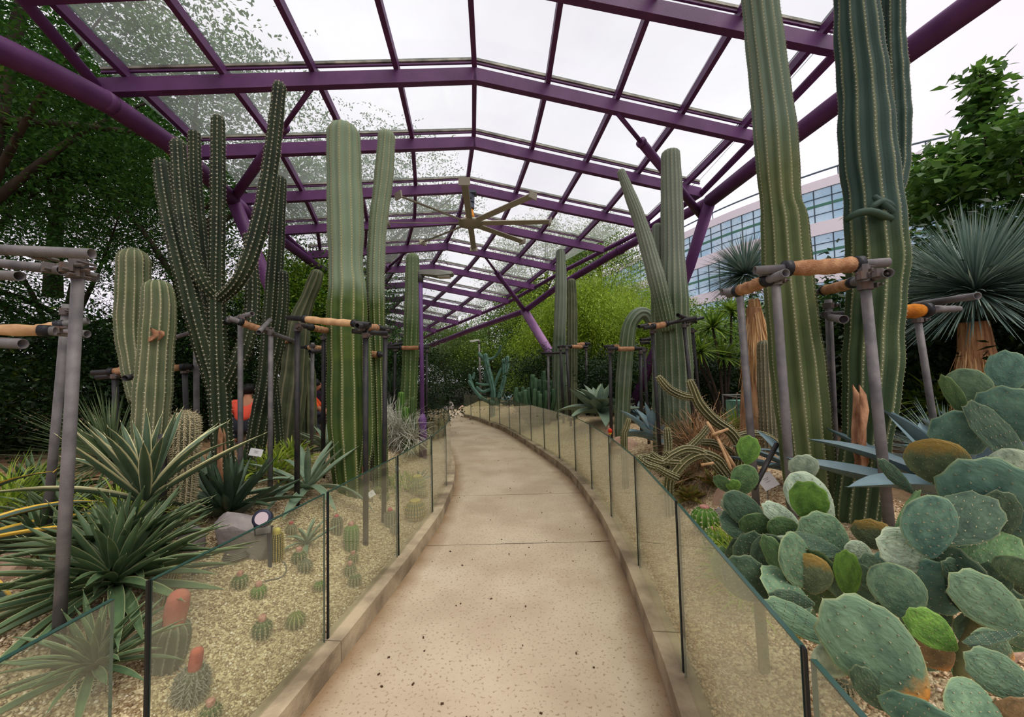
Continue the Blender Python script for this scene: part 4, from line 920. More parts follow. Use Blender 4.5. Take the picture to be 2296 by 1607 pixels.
# ---------------------------------------------------------------- rocks
def rock(label,px,py,w_,h_,mt='rock',seed=0,Y=None,sq=.8):
    p=G(px,py) if Y is None else W(px,py,Y); hw=w_/2*p.y/F; hh=h_*p.y/F
    rr=random.Random(seed*7+1); cuts=[(Vector((rr.gauss(0,1),rr.gauss(0,1),rr.gauss(.3,.8))).normalized(),rr.uniform(.6,.85)) for _ in range(16)]
    bm=bmesh.new(); bmesh.ops.create_icosphere(bm,subdivisions=4,radius=1)
    for v in bm.verts:
        n=v.co.copy(); k=1+.35*mnoise.noise(n*1.3+Vector((seed,seed*2,0)))+.12*mnoise.noise(n*3.5+Vector((seed,0,5)))
        q=n*k; 
        for c_,d_ in cuts:
            e_=q.dot(c_)-d_
            if e_>0: q=q-c_*e_
        v.co=Vector((p.x+q.x*hw,p.y+q.y*hw*sq,p.z+q.z*hh*.95+hh*.1))
    me=bpy.data.meshes.new('rock'); bm.to_mesh(me); bm.free(); me.materials.append(M[mt])
    o=bpy.data.objects.new('rock',me); COL.objects.link(o); tag(o,label,'rock'); return o
rock('grey-pink angular boulder right of the furry spiny column cactus',428,1225,84,55,seed=1)
rock('large flat-faced grey granite boulder behind the floodlight',560,1225,160,75,seed=2.3)
rock('smooth brown boulder at the left frame edge under the yellow-edged agave',20,1290,90,55,'rockp',seed=4)
rock('grey stone between the lamp post and the curly silver plants',925,990,22,22,seed=5)
rock('grey rock at the end of the path, left of the pinkish one',1012,918,17,17,seed=6,Y=20.3)
rock('low pinkish rock at the end of the path',1035,919,17,10,'rockp',seed=7,Y=20.3)
rock('low flat grey rock at the path end behind the left railing',1000,918,14,9,seed=8,Y=20.6)
rock('flat pinkish boulder behind the railing beside the blue agave',1402,1004,70,26,'rockp',seed=9)
rock('buff boulder behind the leaning small cactus, upper right of the grey-green agave',1372,972,46,22,'rockp',seed=10)
rock('tan sandstone block above the small succulents at the right railing',1632,1120,60,55,'rockp',seed=11)
rock('pale grey stone behind the striped barrel cactus',1612,1165,50,28,seed=12)
rock('tan stone under the prickly pear behind the stacked pads',1880,1150,60,30,'rockp',seed=13)
rock('pinkish rock in the shade below the big prickly pear pads',2240,1470,110,60,'rockp',seed=14)
# ---------------------------------------------------------------- label signs
def sign(label,px,py,w_,tilt,foot,rot=0):
    g=G(*foot); p=W(px,py,g.y); s_=w_*g.y/F
    r=thing('plant_label',label,'sign',g); mb=MB(); mb.tube([g-Vector((0,0,.03)),p-Vector((0,-.005,0))],.005,6); mb.obj('stake',M['stake'],r)
    n=(-p+Vector((0,0,EYE))).normalized(); z=(Vector((0,0,1))-n*n.z).normalized(); z=(Matrix.Rotation(rot,3,n)@z); x=z.cross(n)*-1; Mx=Matrix((x,n,z)).transposed()
    mb=MB(); mb.cube(p,s_,.006,s_*tilt,M=Mx); pl=mb.obj('plate',M['white'],r)
    mb=MB()
    for k,(l,o_) in enumerate(((.4,.2),(.25,.1),(.3,-.05))): mb.cube(p+z*(o_*s_*tilt)+n*.004,s_*l,.002,s_*.02,M=Mx)
    mb.obj('print',M['ink'],pl)
sign('white plant label on a stake by the candelabra cactus',574,1014,25,.65,(574,1085),-.3)
sign('small white plant label in the gravel behind the third left pane',833,1107,14,.9,(836,1128),.5)
sign('tiny white plant label in the joint between left panes near the lamp',891,1049,8,1.3,(893,1075),.5)
sign('white square plant label leaning beside the tall olive column cactus',1721,1078,32,1.0,(1722,1125),.6)
sign('white plant label by the railing under the prickly pear',1676,1230,24,.95,(1680,1250),.3)
sign('small pink plant label on a post by the large grey-green agave',1278,888,14,.7,(1281,925),-.2)
# ---------------------------------------------------------------- floodlight, cable
fp=G(606,1270); fl=thing('floodlight','round dark garden floodlight on a spike behind the second left glass pane','lamp',fp)
h=W(588,1162,fp.y-.05); dkm=mat('dark_lamp_housing',s2l(44,46,64),.4,.3)
hr=20*fp.y/F/1.1; ax=(Vector((0.25,-.9,.35))).normalized()
mb=MB(); mb.lathe(h-ax*.06,[(hr*.55,-.05),(hr*.95,0),(hr*1.05,.05),(hr*1.05,.07),(hr*.9,.072)],24,ax=ax); hd=mb.obj('housing',dkm,fl,True)
mb=MB(); mb.lathe(h-ax*.06,[(hr*.72,.071),(hr*.72,.078)],24,ax=ax); mb.obj('lens',mat('lamp_glass',s2l(190,170,176),.15),hd)
mb=MB(); mb.tube([W(570,1172,fp.y-.03),W(572,1200,fp.y-.02),W(608,1196,fp.y),W(610,1178,fp.y)],.006,6); mb.obj('bracket',dkm,fl)
mb=MB(); mb.tube([W(604,1196,fp.y),fp-Vector((0,0,.06))],[.016,.012],8); mb.obj('spike',dkm,fl)
cb=mat('grey_cable',s2l(96,92,84),.7); mb=MB(); cc=G(530,1246)
for k in range(4): mb.tube([cc+Vector((math.cos(a)*(.085-.008*k),math.sin(a)*(.1-.01*k),.006+.008*k)) for a in [i*.45 for i in range(15)]],.006,6)
tag(mb.obj('cable',cb,None,True),'grey cable coiled on the gravel behind the second left pane','cable')
mb=MB(); pts=[G(x,y)+Vector((0,0,.006)) for x,y in ((612,1258),(636,1262),(642,1280),(630,1296),(600,1303),(592,1308))]; mb.tube([Vector(p[0]) for p in [(q[0],) for q in smooth_path(pts,[.005]*6,.02)]],.005,6)
tag(mb.obj('cable',cb,None,True),'grey cable curving from the floodlight spike over the gravel','cable')
mb=MB(); pts=[G(x,y)+Vector((0,0,.006)) for x,y in ((430,1290),(470,1276),(500,1268),(520,1255))]; mb.tube(pts,.008,6)
tag(mb.obj('cable',cb,None,True),'dark cable end running left from the coil','cable')
# ================================================================ RIGHT BED PLANTS
rosette('agave','large broad-leaved grey-green agave behind the right railing near a red flower',atG(1345,952,.24),.92,A_gb,30,72,-2,rz=.3)
rosette('agave','broad blue agave between the snake-like stems and the right railing',atG(1468,1020,.2),.66,A_bl,13,82,14,rz=.95)
rosette('agave','blue-grey agave behind the black scaffold, right of the large grey-green one',atG(1432,945,.05),.55,A_sl,18,75,5,rz=.2)
rosette('agave','pale agave rosette behind the far right panes below the green finger cactus',atG(1215,925,.0),.5,A_bl,14,70,5,rz=1.3)
rosette('agave','small pale blue agave behind the far panes below the blue candelabra',atG(1140,907,.0),.6,A_bl,12,60,5,rz=.6)
rosette('agave','slate agave with drooping leaves between the two tall column cacti',(2.55,3.6,terrain(2.55,3.6)+.1),.62,A_sl,14,65,-5,rz=.9)
rosette('agave','slate-blue agave with long smooth arching leaves behind the prickly pear',tuple(W(2150,1120,2.2)),.78,A_sl[::2]+A_sl[:1],14,60,6,rz=3.0)
rosette('agave','pale blue agave with one upright leaf right of the dark column cactus',(3.45,2.9,terrain(3.45,2.9)+.1),.75,A_bl,9,80,25,rz=2.2)
# succulents
su=agskin('olive_succulent',s2l(130,130,60),s2l(104,100,44),s2l(176,110,70),.8); A_su=[leafmesh('succulent_leaf',[su],w=.35,bend=b,chan=.5,tipspine=False) for b in (-.2,.1)]
for k,(px,py,n) in enumerate(((1515,1110,26),(1548,1128,26),(1600,1095,16),(1530,1085,14))):
    rosette('succulent','olive succulent rosette '+['by the railing above the striped barrel cactus','just left of the striped barrel cactus top','beneath the tan sandstone block','at the tip of the trailing stems'][k],atG(px,py,.02),.2,A_su,n,70,0,cat='succulent')
burst('succulent','mat of yellow-green finger stems under the left prickly pear',atG(1668,1262),420,.12,.012,ylg,-.05,.3,'succulent',curl=.4,spread=.15)
burst('succulent','second mat of yellow-green finger stems at the white label by the railing',atG(1700,1310),360,.12,.012,ylg,-.05,.3,'succulent',curl=.4,spread=.2)
burst('dry_grass','tuft of dry brown stems among the snake-like cactus',atG(1575,1030,.05),900,.42,.009,brown,-.0,.2,'dried plant',curl=.3,spread=.25)
burst('dry_grass','low dry brown tuft below the arching snake-like stems',atG(1590,1062,.0),520,.3,.01,brown,-.0,.3,'dried plant',curl=.5,spread=.2)
burst('cycad','yellow-green spiky low plant behind the grey scaffold post',atG(1655,985,.15),260,.45,.013,ylg,-.2,.3,'cycad',spread=.04)
# snake-like trailing cactus
def trail(label,sts,Y,**k): return cactus('trailing_cactus',label,sts,sk['snake'],M['spine'],Y=Y,cat='cactus',nr=9,depth=.28,areole=.03,alen=.012,astar=3,wav=.0,**k)
trail('tangle of tan-ribbed trailing cactus stems like snakes beside the railing',[
 [(1500,1085,24),(1512,1060,28),(1540,1030,28),(1575,1018,26),(1608,1030,24),(1625,1050,20),(1645,1075,16)],
 [(1640,1095,18),(1618,1060,22),(1580,1020,24),(1540,1008,24),(1508,1020,22),(1485,1035,20),(1462,1030,18),(1445,1024,15),(1425,1028,12)][::1],
 [(1490,1062,18,-.1),(1470,1048,18,-.1),(1448,1040,16,-.1),(1425,1022,12,-.1)],
 [(1520,1072,20,-.12),(1495,1060,18,-.12),(1470,1046,14,-.12)],
 [(1530,1040,22),(1520,1030,20),(1505,1026,18),(1490,1012,12)],
 [(1545,1035,20),(1510,1035,22),(1480,1030,18),(1458,1014,13)],
 [(1490,1050,22,.1),(1498,1010,20,.1),(1497,975,18,.1),(1495,957,14,.1)],
 [(1510,1042,20,.1),(1540,1010,20,.1),(1570,980,18,.1),(1592,952,14,.1)]],3.9)
trail('thick trailing cactus rising behind the brown tuft, tip furry and pinkish',[
 [(1655,1060,22),(1660,1010,24),(1640,970,26),(1600,940,26),(1568,905,26),(1552,868,22),(1545,850,16)],
 [(1552,890,18),(1528,886,20),(1500,872,20),(1482,852,18),(1475,842,12)],
 [(1650,1060,20,.1),(1640,1020,22,.1),(1600,995,22,.1),(1570,992,18,.1)],
 [(1760,1020,18,.2),(1730,985,20,.2),(1690,972,20,.2),(1650,978,16,.2)]],4.1)
cactus('small_cactus','little leaning brown-spined column behind the flat pinkish boulder',[[(1399,982,16),(1404,960,15),(1410,937,12)]],sk['snake'],M['spineT'],Y=5.0,nr=9,depth=.2,areole=.03,alen=.012)
# bamboo canes
def cane(label,a,b,w_):
    mb=MB(); p=W(*a);q=W(*b); n=6; mb.tube([p.lerp(q,i/n) for i in range(n+1)],[w_*(1.12 if i%2 else 1) for i in range(n+1)],8); tag(mb.obj('cane',M['bamboo'],None,True),label,'cane')
cane('tan bamboo cane leaning through the trailing cactus, upper of the two',(1585,945,3.8),(1650,1050,3.6),.014)
cane('tan bamboo cane leaning lower toward the prickly pear',(1610,985,3.7),(1640,1052,3.5),.012)
cane('short pale cane crossing the leaning one',(1598,974,3.7),(1632,962,3.8),.014)
cane('pale curled cane end below the arching snake-like stem',(1572,1042,3.5),(1600,1038,3.5),.012)
mb=MB(); mb.tube([W(1690,1095,2.9),W(1742,995,3.1)],.018,8); tag(mb.obj('prop_tube',M['scafb'],None,True),'dark diagonal prop tube between the front scaffold posts','tube')
# finger cactus and blue candelabra
def fingers(name,label,cx,base,Y,n,hw,hmin,hmax,w_,skin,seed,nr=6):
    g=W(cx,base,Y); g.z=terrain(g.x,g.y); root=thing(name,label,'cactus',g); r_=random.Random(seed); m=1/F*Y
    for k in range(n):
        a=r_.uniform(0,6.28); q=r_.random()**.5; bx=g.x+hw*m*.35*q*math.cos(a); by=g.y+hw*m*.35*q*math.sin(a)
        tx=g.x+hw*m*q*math.cos(a)*r_.uniform(.8,1.1); ty=g.y+hw*m*q*math.sin(a); h=(hmin+(hmax-hmin)*(1-q*.6)*r_.uniform(.35,1))*m
        rr=w_*m/2*r_.uniform(.8,1.15); p0=Vector((bx,by,g.z-.03)); p1=Vector((tx*.6+bx*.4,ty*.6+by*.4,g.z+h*.35)); p2=Vector((tx,ty,g.z+h*.7)); p3=Vector((tx+r_.uniform(-.02,.02),ty,g.z+h))
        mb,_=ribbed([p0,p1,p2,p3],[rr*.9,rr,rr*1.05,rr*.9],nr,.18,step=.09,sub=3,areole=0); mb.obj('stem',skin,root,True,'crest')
    return root
fingers('finger_cactus','dense clump of blue-green finger-like stems left of the two slim cacti',1208,940,10.9,56,60,50,132,9,sk['finger'],3)
cactus('blue_candelabra','pale blue-green candelabra cactus with curling arms beyond the far right railing',[
 [(1104,915,12),(1106,880,13),(1100,850,13),(1092,820,13),(1088,792,11)],
 [(1092,812,8),(1080,800,8),(1072,790,7)],[(1096,806,6,.2),(1110,800,6,.2),(1120,786,6,.1),(1123,773,5)],
 [(1114,910,10),(1122,880,11),(1130,850,11),(1130,818,11),(1128,805,9)],[(1126,850,9),(1136,830,10),(1138,798,9)],
 [(1108,905,9,-.1),(1080,892,9,-.1),(1062,872,8,-.1),(1050,852,7,-.1)],[(1060,868,8),(1054,848,8),(1052,838,7)],[(1060,850,7),(1064,834,6)],
 [(1100,872,7),(1082,878,7),(1068,866,6)],[(1098,862,6),(1080,862,6),(1066,858,5)],
 [(1106,870,7),(1118,840,7),(1124,825,6)],[(1100,860,8,.1),(1090,850,8,.1),(1088,832,7,.1)]],sk['blue'],M['spine'],Y=14.5,nr=6,depth=.22,areole=0)
# ---------------------------------------------------------------- tree yuccas with thatch skirts
def treeyucca(label,cx,cy,Y,Rm,trunk,sk_,n,w_,lean=0):
    c=W(cx,cy,Y); b=W(trunk[-1][0],trunk[-1][1],Y); b.z=terrain(b.x,b.y)
    root=thing('tree_yucca',label,'yucca',b); rs=np.random.RandomState(int(cx))
    pts=[Vector((b.x,b.y,b.z-.05))]+[W(x,y,Y) for x,y,_ in trunk[::-1][1:]]; rr=[rad(trunk[-1][2],trunk[-1][0],Y)]+[rad(q[2],q[0],Y) for q in trunk[::-1][1:]]
    mb=MB(); sp=smooth_path(pts,rr,.08); mb.tube([q[0] for q in sp],[q[1] for q in sp],14); mb.obj('trunk',mat('fibrous_trunk',s2l(206,160,116),.95,col2=s2l(150,106,74),nscale=10,bump=1,bscale=60,stretch=(3,3,.3)),root,True)
    D=sphere_dirs(n,-.55,1,rs); B=np.array(c)+D*.05
    npobj('crown',strips('yucca_crown',B,D,Rm*rs.uniform(.8,1.08,n),w_*rs.uniform(.7,1.2,n),.1*rs.uniform(.2,1.6,n),bluey,5,None,0,rs),root)
    # dry skirt of dead leaves hugging the trunk
    m=int(n*.9); s0,s1=sk_; a=rs.uniform(0,6.28,m); hz=rs.uniform(0,1,m); top=np.array(W(trunk[0][0],s0,Y)); hgt=abs(W(0,s0,Y).z-W(0,s1,Y).z); r0=rad(trunk[0][2],cx,Y)
    B=np.stack([top[0]+np.cos(a)*r0*(.6+.75*hz),top[1]+np.sin(a)*r0*(.6+.75*hz),top[2]-hz*hgt*.62],1); D=np.stack([np.cos(a)*.16,np.sin(a)*.16,-np.ones(m)],1)
    npobj('thatch',strips('thatch',B,D,hgt*.5*rs.uniform(.7,1.1,m),w_*1.4,.0,dry,4,None,.05,rs),root)
    return root
treeyucca('blue-green tree yucca with a round spiky crown left of the tall olive column',1672,615,5.6,.62,[(1690,690,36),(1690,800,38),(1682,890,44),(1682,990,50)],(668,860),1000,.013)
treeyucca('big blue-green tree yucca with golden thatch skirt at the right edge',2186,655,4.2,.98,[(2182,722,74),(2196,850,104),(2206,930,90),(2216,1060,80)],(722,1000),1800,.016)
burst('yucca','fine silvery-blue yucca low down between dark column cactus and thatched tree yucca',(3.7,3.35,terrain(3.7,3.35)+.25),420,.55,.01,bluey,-.3,.1)
burst('yucca','small spiky yucca behind the pale furry cactus and olive column',(3.75,5.4,terrain(3.75,5.4)+.2),380,.6,.012,bluey,-.2,.1)
burst('yucca','dry-bladed yucca tuft at the base of the thatched trunk',(3.3,2.45,terrain(3.3,2.45)+.1),300,.4,.009,bluey,-.1,.15)
# ---------------------------------------------------------------- prickly pears
pm={}
def padmat(k,c1,c2,edge,base=None,tipc=None):
    m=mat('pad_'+k,tuple(c*1.12 for c in c1),.6,col2=tuple(c*.75 for c in c2),nscale=3,spec=.3,bump=.5,bscale=9)
    attr_mix(m,'edge',edge,.86,1,.55); zz_=None
    t=m.node_tree
    for nm,cc,a,b in (('base',base,.22,.02),('tipb',tipc,.62,.85)):
        if cc is None: continue
        tc=t.nodes.new('ShaderNodeAttribute'); tc.attribute_name='along'; z=t.nodes.new('ShaderNodeTexNoise'); z.inputs['Scale'].default_value=6
        ma=t.nodes.new('ShaderNodeMath'); ma.operation='MULTIPLY_ADD'; ma.inputs[1].default_value=.35; t.links.new(z.outputs['Fac'],ma.inputs[0]); t.links.new(tc.outputs['Fac'],ma.inputs[2])
        r=t.nodes.new('ShaderNodeMapRange'); r.inputs['From Min'].default_value=a+.17; r.inputs['From Max'].default_value=b+.17; t.links.new(ma.outputs[0],r.inputs['Value'])
        o=mixrgb(t,srcout(m),cc,r.outputs[0]); t.links.new(o,t.nodes['Principled BSDF'].inputs['Base Color'])
    pm[k]=m
padmat('sage',s2l(106,132,100),s2l(88,118,92),s2l(168,176,120))
padmat('teal',s2l(94,128,108),s2l(76,112,98),s2l(160,176,124))
padmat('pale',s2l(168,184,158),s2l(142,164,140),s2l(186,190,150))
padmat('dark',s2l(70,92,70),s2l(54,78,60),s2l(140,146,104))
padmat('mid',s2l(92,124,76),s2l(76,106,68),s2l(160,168,110))
padmat('bright',s2l(104,144,58),s2l(84,124,50),s2l(140,168,84))
padmat('brown',s2l(98,110,76),s2l(84,98,70),s2l(160,150,96),tipc=s2l(150,124,62))
padmat('orange',s2l(100,126,96),s2l(84,112,88),s2l(160,166,116),base=s2l(206,140,62))
padmat('old',s2l(150,124,90),s2l(120,104,76),s2l(180,150,104),base=s2l(200,140,80))
def padmesh(seed,kmat):
    r=random.Random(seed); v=[];ed=[];al=[];f=[]; na=26; rings=(0,.35,.65,.86,.96,1.0)
    def outline(a):
        # a=0 at tip; obovate: narrow at base
        x=math.sin(a); z=math.cos(a); w_=.5*(1+.10*z); xx=x*w_*(1 if z>0 else (1-.42*z*z*1.0)); zz=.5+.5*z
        k=1+.018*math.sin(a*9+seed)+.012*math.sin(a*17+seed*2); return xx*k,zz*k
    for s_ in (1,-1):
        b=len(v)
        for ri,q in enumerate(rings):
            for k in range(na):
                x,z=outline(2*math.pi*k/na); x*=q; z=.5+(z-.5)*q
                y=s_*.5*math.sqrt(max(0,1-q**3))*(1)+ .9*math.sin(x*5+seed)*.35*(z-.2)
                y+= s_*.10*math.sin(x*23+seed)*math.sin(z*21+seed)*(1-q)
                v.append((x,y,z)); ed.append(q**3); al.append(z)
        for ri in range(len(rings)-1):
            for k in range(na):
                a=b+ri*na+k; c=b+ri*na+(k+1)%na; d=c+na; e=a+na
                f.append((a,c,d,e) if s_<0 else (a,e,d,c))
    mb=MB(); mb.add(v,f,0,ed)
    sp=[]
    for s_ in (1,-1):
        for i in range(7):
            for j in range(7):
                x=(i-3+.5*(j%2))*.14; z=.1+j*.13; q=((x/.5)**2+((z-.5)/.5)**2)
                if q>.8: continue
                y=s_*.5*math.sqrt(max(0,1-math.sqrt(q)**3))+.9*math.sin(x*5+seed)*.35*(z-.2)
                sp.append((x,y,z,s_))
    for k in range(0,na,2):
        x,z=outline(2*math.pi*k/na); sp.append((x,.9*math.sin(x*5+seed)*.35*(z-.2),z,0))
    base_n=len(mb.v)
    for (x,y,z,s_) in sp:
        g=.009; mb.add([(x-g,y,z-g),(x+g,y,z-g),(x,y,z+g),(x+r.uniform(-.01,.01),y+s_*.5,z+.01)],[(0,1,3),(1,2,3),(2,0,3)],1,1.0); al+=[z]*4
    me=mb.mesh('pad',[pm[kmat],M['spineT']],True,'edge'); a=me.attributes.new('along','FLOAT','POINT'); a.data.foreach_set('value',al); return me
padcache={}
def pads(root,lst):
    for i,q in enumerate(lst):
        k,bx,by,tx,ty,wp=q[:6]; Yb=q[6]; Yt=q[7] if len(q)>7 else Yb-.02; turn=q[8] if len(q)>8 else (0,.35,-.4,.2,-.25)[i%5]
        key=(k,i%3)
        if key not in padcache: padcache[key]=padmesh(i%3+1,k)
        b=W(bx,by,Yb);t=W(tx,ty,Yt); z=t-b; L_=z.length; z.normalize(); vw=-((b+t)/2-Vector((0,0,EYE))).normalized(); n=(vw-z*vw.dot(z)).normalized(); n=Matrix.Rotation(turn,3,z)@n; x=n.cross(z)*1
        w_=wp*((Yb+Yt)/2)/F/math.cos(turn); th=max(.010,min(.022,w_*.1))
        Mx=Matrix(((x.x*w_,n.x*th,z.x*L_,b.x),(x.y*w_,n.y*th,z.y*L_,b.y),(x.z*w_,n.z*th,z.z*L_,b.z),(0,0,0,1)))
        o=bpy.data.objects.new('pad',padcache[key]); o.matrix_basis=Mx; link(o,root)
def opuntia(label,stem,lst,fill=0,seed=0,fillbox=None):
    g=W(*stem[0]); g.z=terrain(g.x,g.y); r=thing('prickly_pear',label,'cactus',g)
    pts=[Vector((g.x,g.y,g.z-.04))]+[W(*s_) for s_ in stem[1:]]
    mb=MB(); sp=smooth_path(pts,[.026,.024,.02,.018,.016][:len(pts)],.04); mb.tube([q[0] for q in sp],[q[1] for q in sp],8); mb.obj('stem',mat('corky_stem',s2l(128,116,78),.9,col2=s2l(84,96,60),nscale=12,bump=.6),r,True)
    pads(r,lst)
    rr=random.Random(seed)
    if fillbox:
        ext=[]
        for k in range(fill):
            x=rr.uniform(fillbox[0],fillbox[1]);y=rr.uniform(fillbox[2],fillbox[3]);Y=rr.uniform(fillbox[4],fillbox[5]); a=rr.uniform(-1.1,1.1); l=rr.uniform(90,150)*1.3/Y
            b=W(x,y,Y)
            if b.z<terrain(b.x,b.y): b.z=terrain(b.x,b.y)
            ext.append((rr.choice(['dark','sage','teal','mid','dark']),x,y,x+math.sin(a)*l,y-math.cos(a)*l,l*.62,Y,Y-.05+rr.uniform(-.06,.06),rr.uniform(-.7,.7)))
        pads(r,ext)
    return r
opuntia('low prickly pear with small pads at the right railing, one vivid green pad on top',[(1700,1240,1.95),(1690,1200,1.95),(1680,1120,2.0)],[
 ('bright',1675,1042,1680,976,46,2.05),('mid',1672,1108,1668,1040,54,2.05),('mid',1634,1104,1608,1064,32,2.0),('bright',1645,1103,1644,1074,30,1.98),
 ('dark',1725,1185,1622,1108,62,1.85,1.8,.2),('pale',1735,1250,1615,1122,26,1.9),('dark',1695,1202,1612,1158,52,1.85),('mid',1728,1202,1668,1155,60,1.75),
 ('dark',1720,1348,1632,1252,92,1.45,1.45,0),('mid',1790,1330,1712,1198,46,1.55,1.6),('pale',1800,1282,1732,1203,64,1.65),('dark',1740,1260,1690,1215,70,1.75)],8,3,(1640,1760,1230,1330,1.6,1.9))
opuntia('middle prickly pear with a vivid green oval pad before a pale one',[(1850,1300,1.8),(1840,1240,1.75),(1830,1180,1.75)],[
 ('pale',1818,1075,1788,1020,58,1.85),('pale',1868,1182,1770,1062,84,1.78,1.8),('bright',1815,1174,1812,1078,72,1.66,1.62,0),
 ('pale',1800,1188,1708,1130,44,1.72),('mid',1800,1206,1722,1168,52,1.7),('sage',1908,1228,1790,1170,92,1.6,1.6,0),('dark',1890,1238,1758,1206,46,1.55),
 ('brown',1822,1333,1818,1240,74,1.42,1.42,0),('sage',1892,1347,1870,1268,50,1.42),('bright',1903,1342,1897,1232,48,1.38,1.36,.1),
 ('pale',1962,1258,1892,1224,52,1.55),('dark',1990,1305,1918,1262,70,1.5),('brown',1960,1232,1952,1163,72,1.75,1.75,0),('dark',1905,1270,1850,1240,80,1.62),
 ('dark',1828,1354,1722,1334,38,1.3,1.3),('orange',1895,1452,1712,1345,56,1.15,1.2,.1)],14,5,(1800,1960,1290,1400,1.35,1.75))
opuntia('great prickly pear with large sage pads filling the right corner of the view',[(2180,1600,1.35),(2160,1500,1.35),(2190,1400,1.35),(2210,1250,1.35)],[
 ('pale',2110,1262,1964,1208,92,1.3,1.25,0),('sage',2032,1392,1992,1260,96,1.22,1.25,0),('teal',2135,1380,2055,1255,124,1.25,1.28,.1),
 ('dark',2215,1330,2110,1258,54,1.22),('pale',2155,1256,2058,1148,96,1.35,1.38,.1),('mid',2003,1200,2062,1098,18,1.5,1.5,0),('dark',2050,1108,1968,1028,28,1.55),
 ('brown',2112,1092,2090,982,104,1.55,1.52,0),('teal',2195,1018,2120,925,104,1.6,1.6,.1),('mid',2172,942,2112,840,30,1.62),('sage',2198,922,2150,826,74,1.65,1.65,0),
 ('dark',2305,1055,2170,900,54,1.45,1.55),('teal',2262,882,2254,786,64,1.7,1.7,0),('teal',2300,905,2285,830,56,1.7),('teal',2306,990,2226,868,104,1.5,1.52,0),
 ('teal',2300,1205,2150,1030,158,1.3,1.32,0),('pale',2310,1135,2245,1005,84,1.36),('dark',2295,1215,2190,1160,104,1.36),('sage',2310,1425,2130,1285,100,1.1,1.15,.15),
 ('sage',2310,1325,2272,1245,78,1.15),('bright',2148,1458,2032,1368,72,1.05,1.08,.1),('orange',2080,1575,1848,1345,165,.98,1.06,0),
 ('pale',1925,1503,1822,1455,80,1.1),('dark',1990,1595,1912,1492,54,1.02),('old',2125,1505,2040,1418,84,1.12),('orange',2275,1480,2175,1418,66,1.05),
 ('dark',2292,1416,2160,1442,22,1.0,1.02),('orange',2335,1575,2162,1462,86,.95,1.0,0),('sage',2265,1645,2112,1560,124,.93,.96),('teal',2085,1665,2050,1560,134,.92,.92),
 ('old',2320,1640,2265,1560,90,.95),('dark',2060,1500,2010,1400,90,1.2),('dark',2250,1260,2200,1180,110,1.45),('dark',2230,1400,2200,1300,110,1.3)],26,9,(2060,2330,1200,1560,1.2,1.6))
# ---------------------------------------------------------------- crate
g=W(1622,955,6.2); g.z=terrain(g.x,g.y); cr_=thing('tool_crate','teal green garden crate with raised metal rim behind the trailing cactus','crate',g)
tm=mat('teal_plastic',s2l(120,170,150),.5,col2=s2l(96,140,124),nscale=6); x0=W(1592,0,6.2).x; x1=W(1650,0,6.2).x; zt=W(1620,898,6.2).z; zb=terrain(g.x,g.y)-.02
mb=MB(); mb.box((x0,6.2,(zt+zb)/2),(x1,6.2,(zt+zb)/2),.3,zt-zb); mb.obj('body',tm,cr_)
for k in range(3): mb=MB(); z=zt-.05-.09*k; mb.box((x0,6.04,z),(x1,6.04,z),.02,.03); mb.obj('ridge',tm,cr_)
mb=MB(); q=[(x0-.02,6.0,zt+.06),(x1+.04,6.0,zt+.05),(x1+.04,6.4,zt+.07),(x0-.02,6.4,zt+.08),(x0-.02,6.0,zt+.06)]; mb.tube(q,.012,6); [mb.tube([q[i],(q[i][0],q[i][1],zb)],.012,6) for i in range(4)]; mb.obj('rim_frame',M['stake'],cr_)
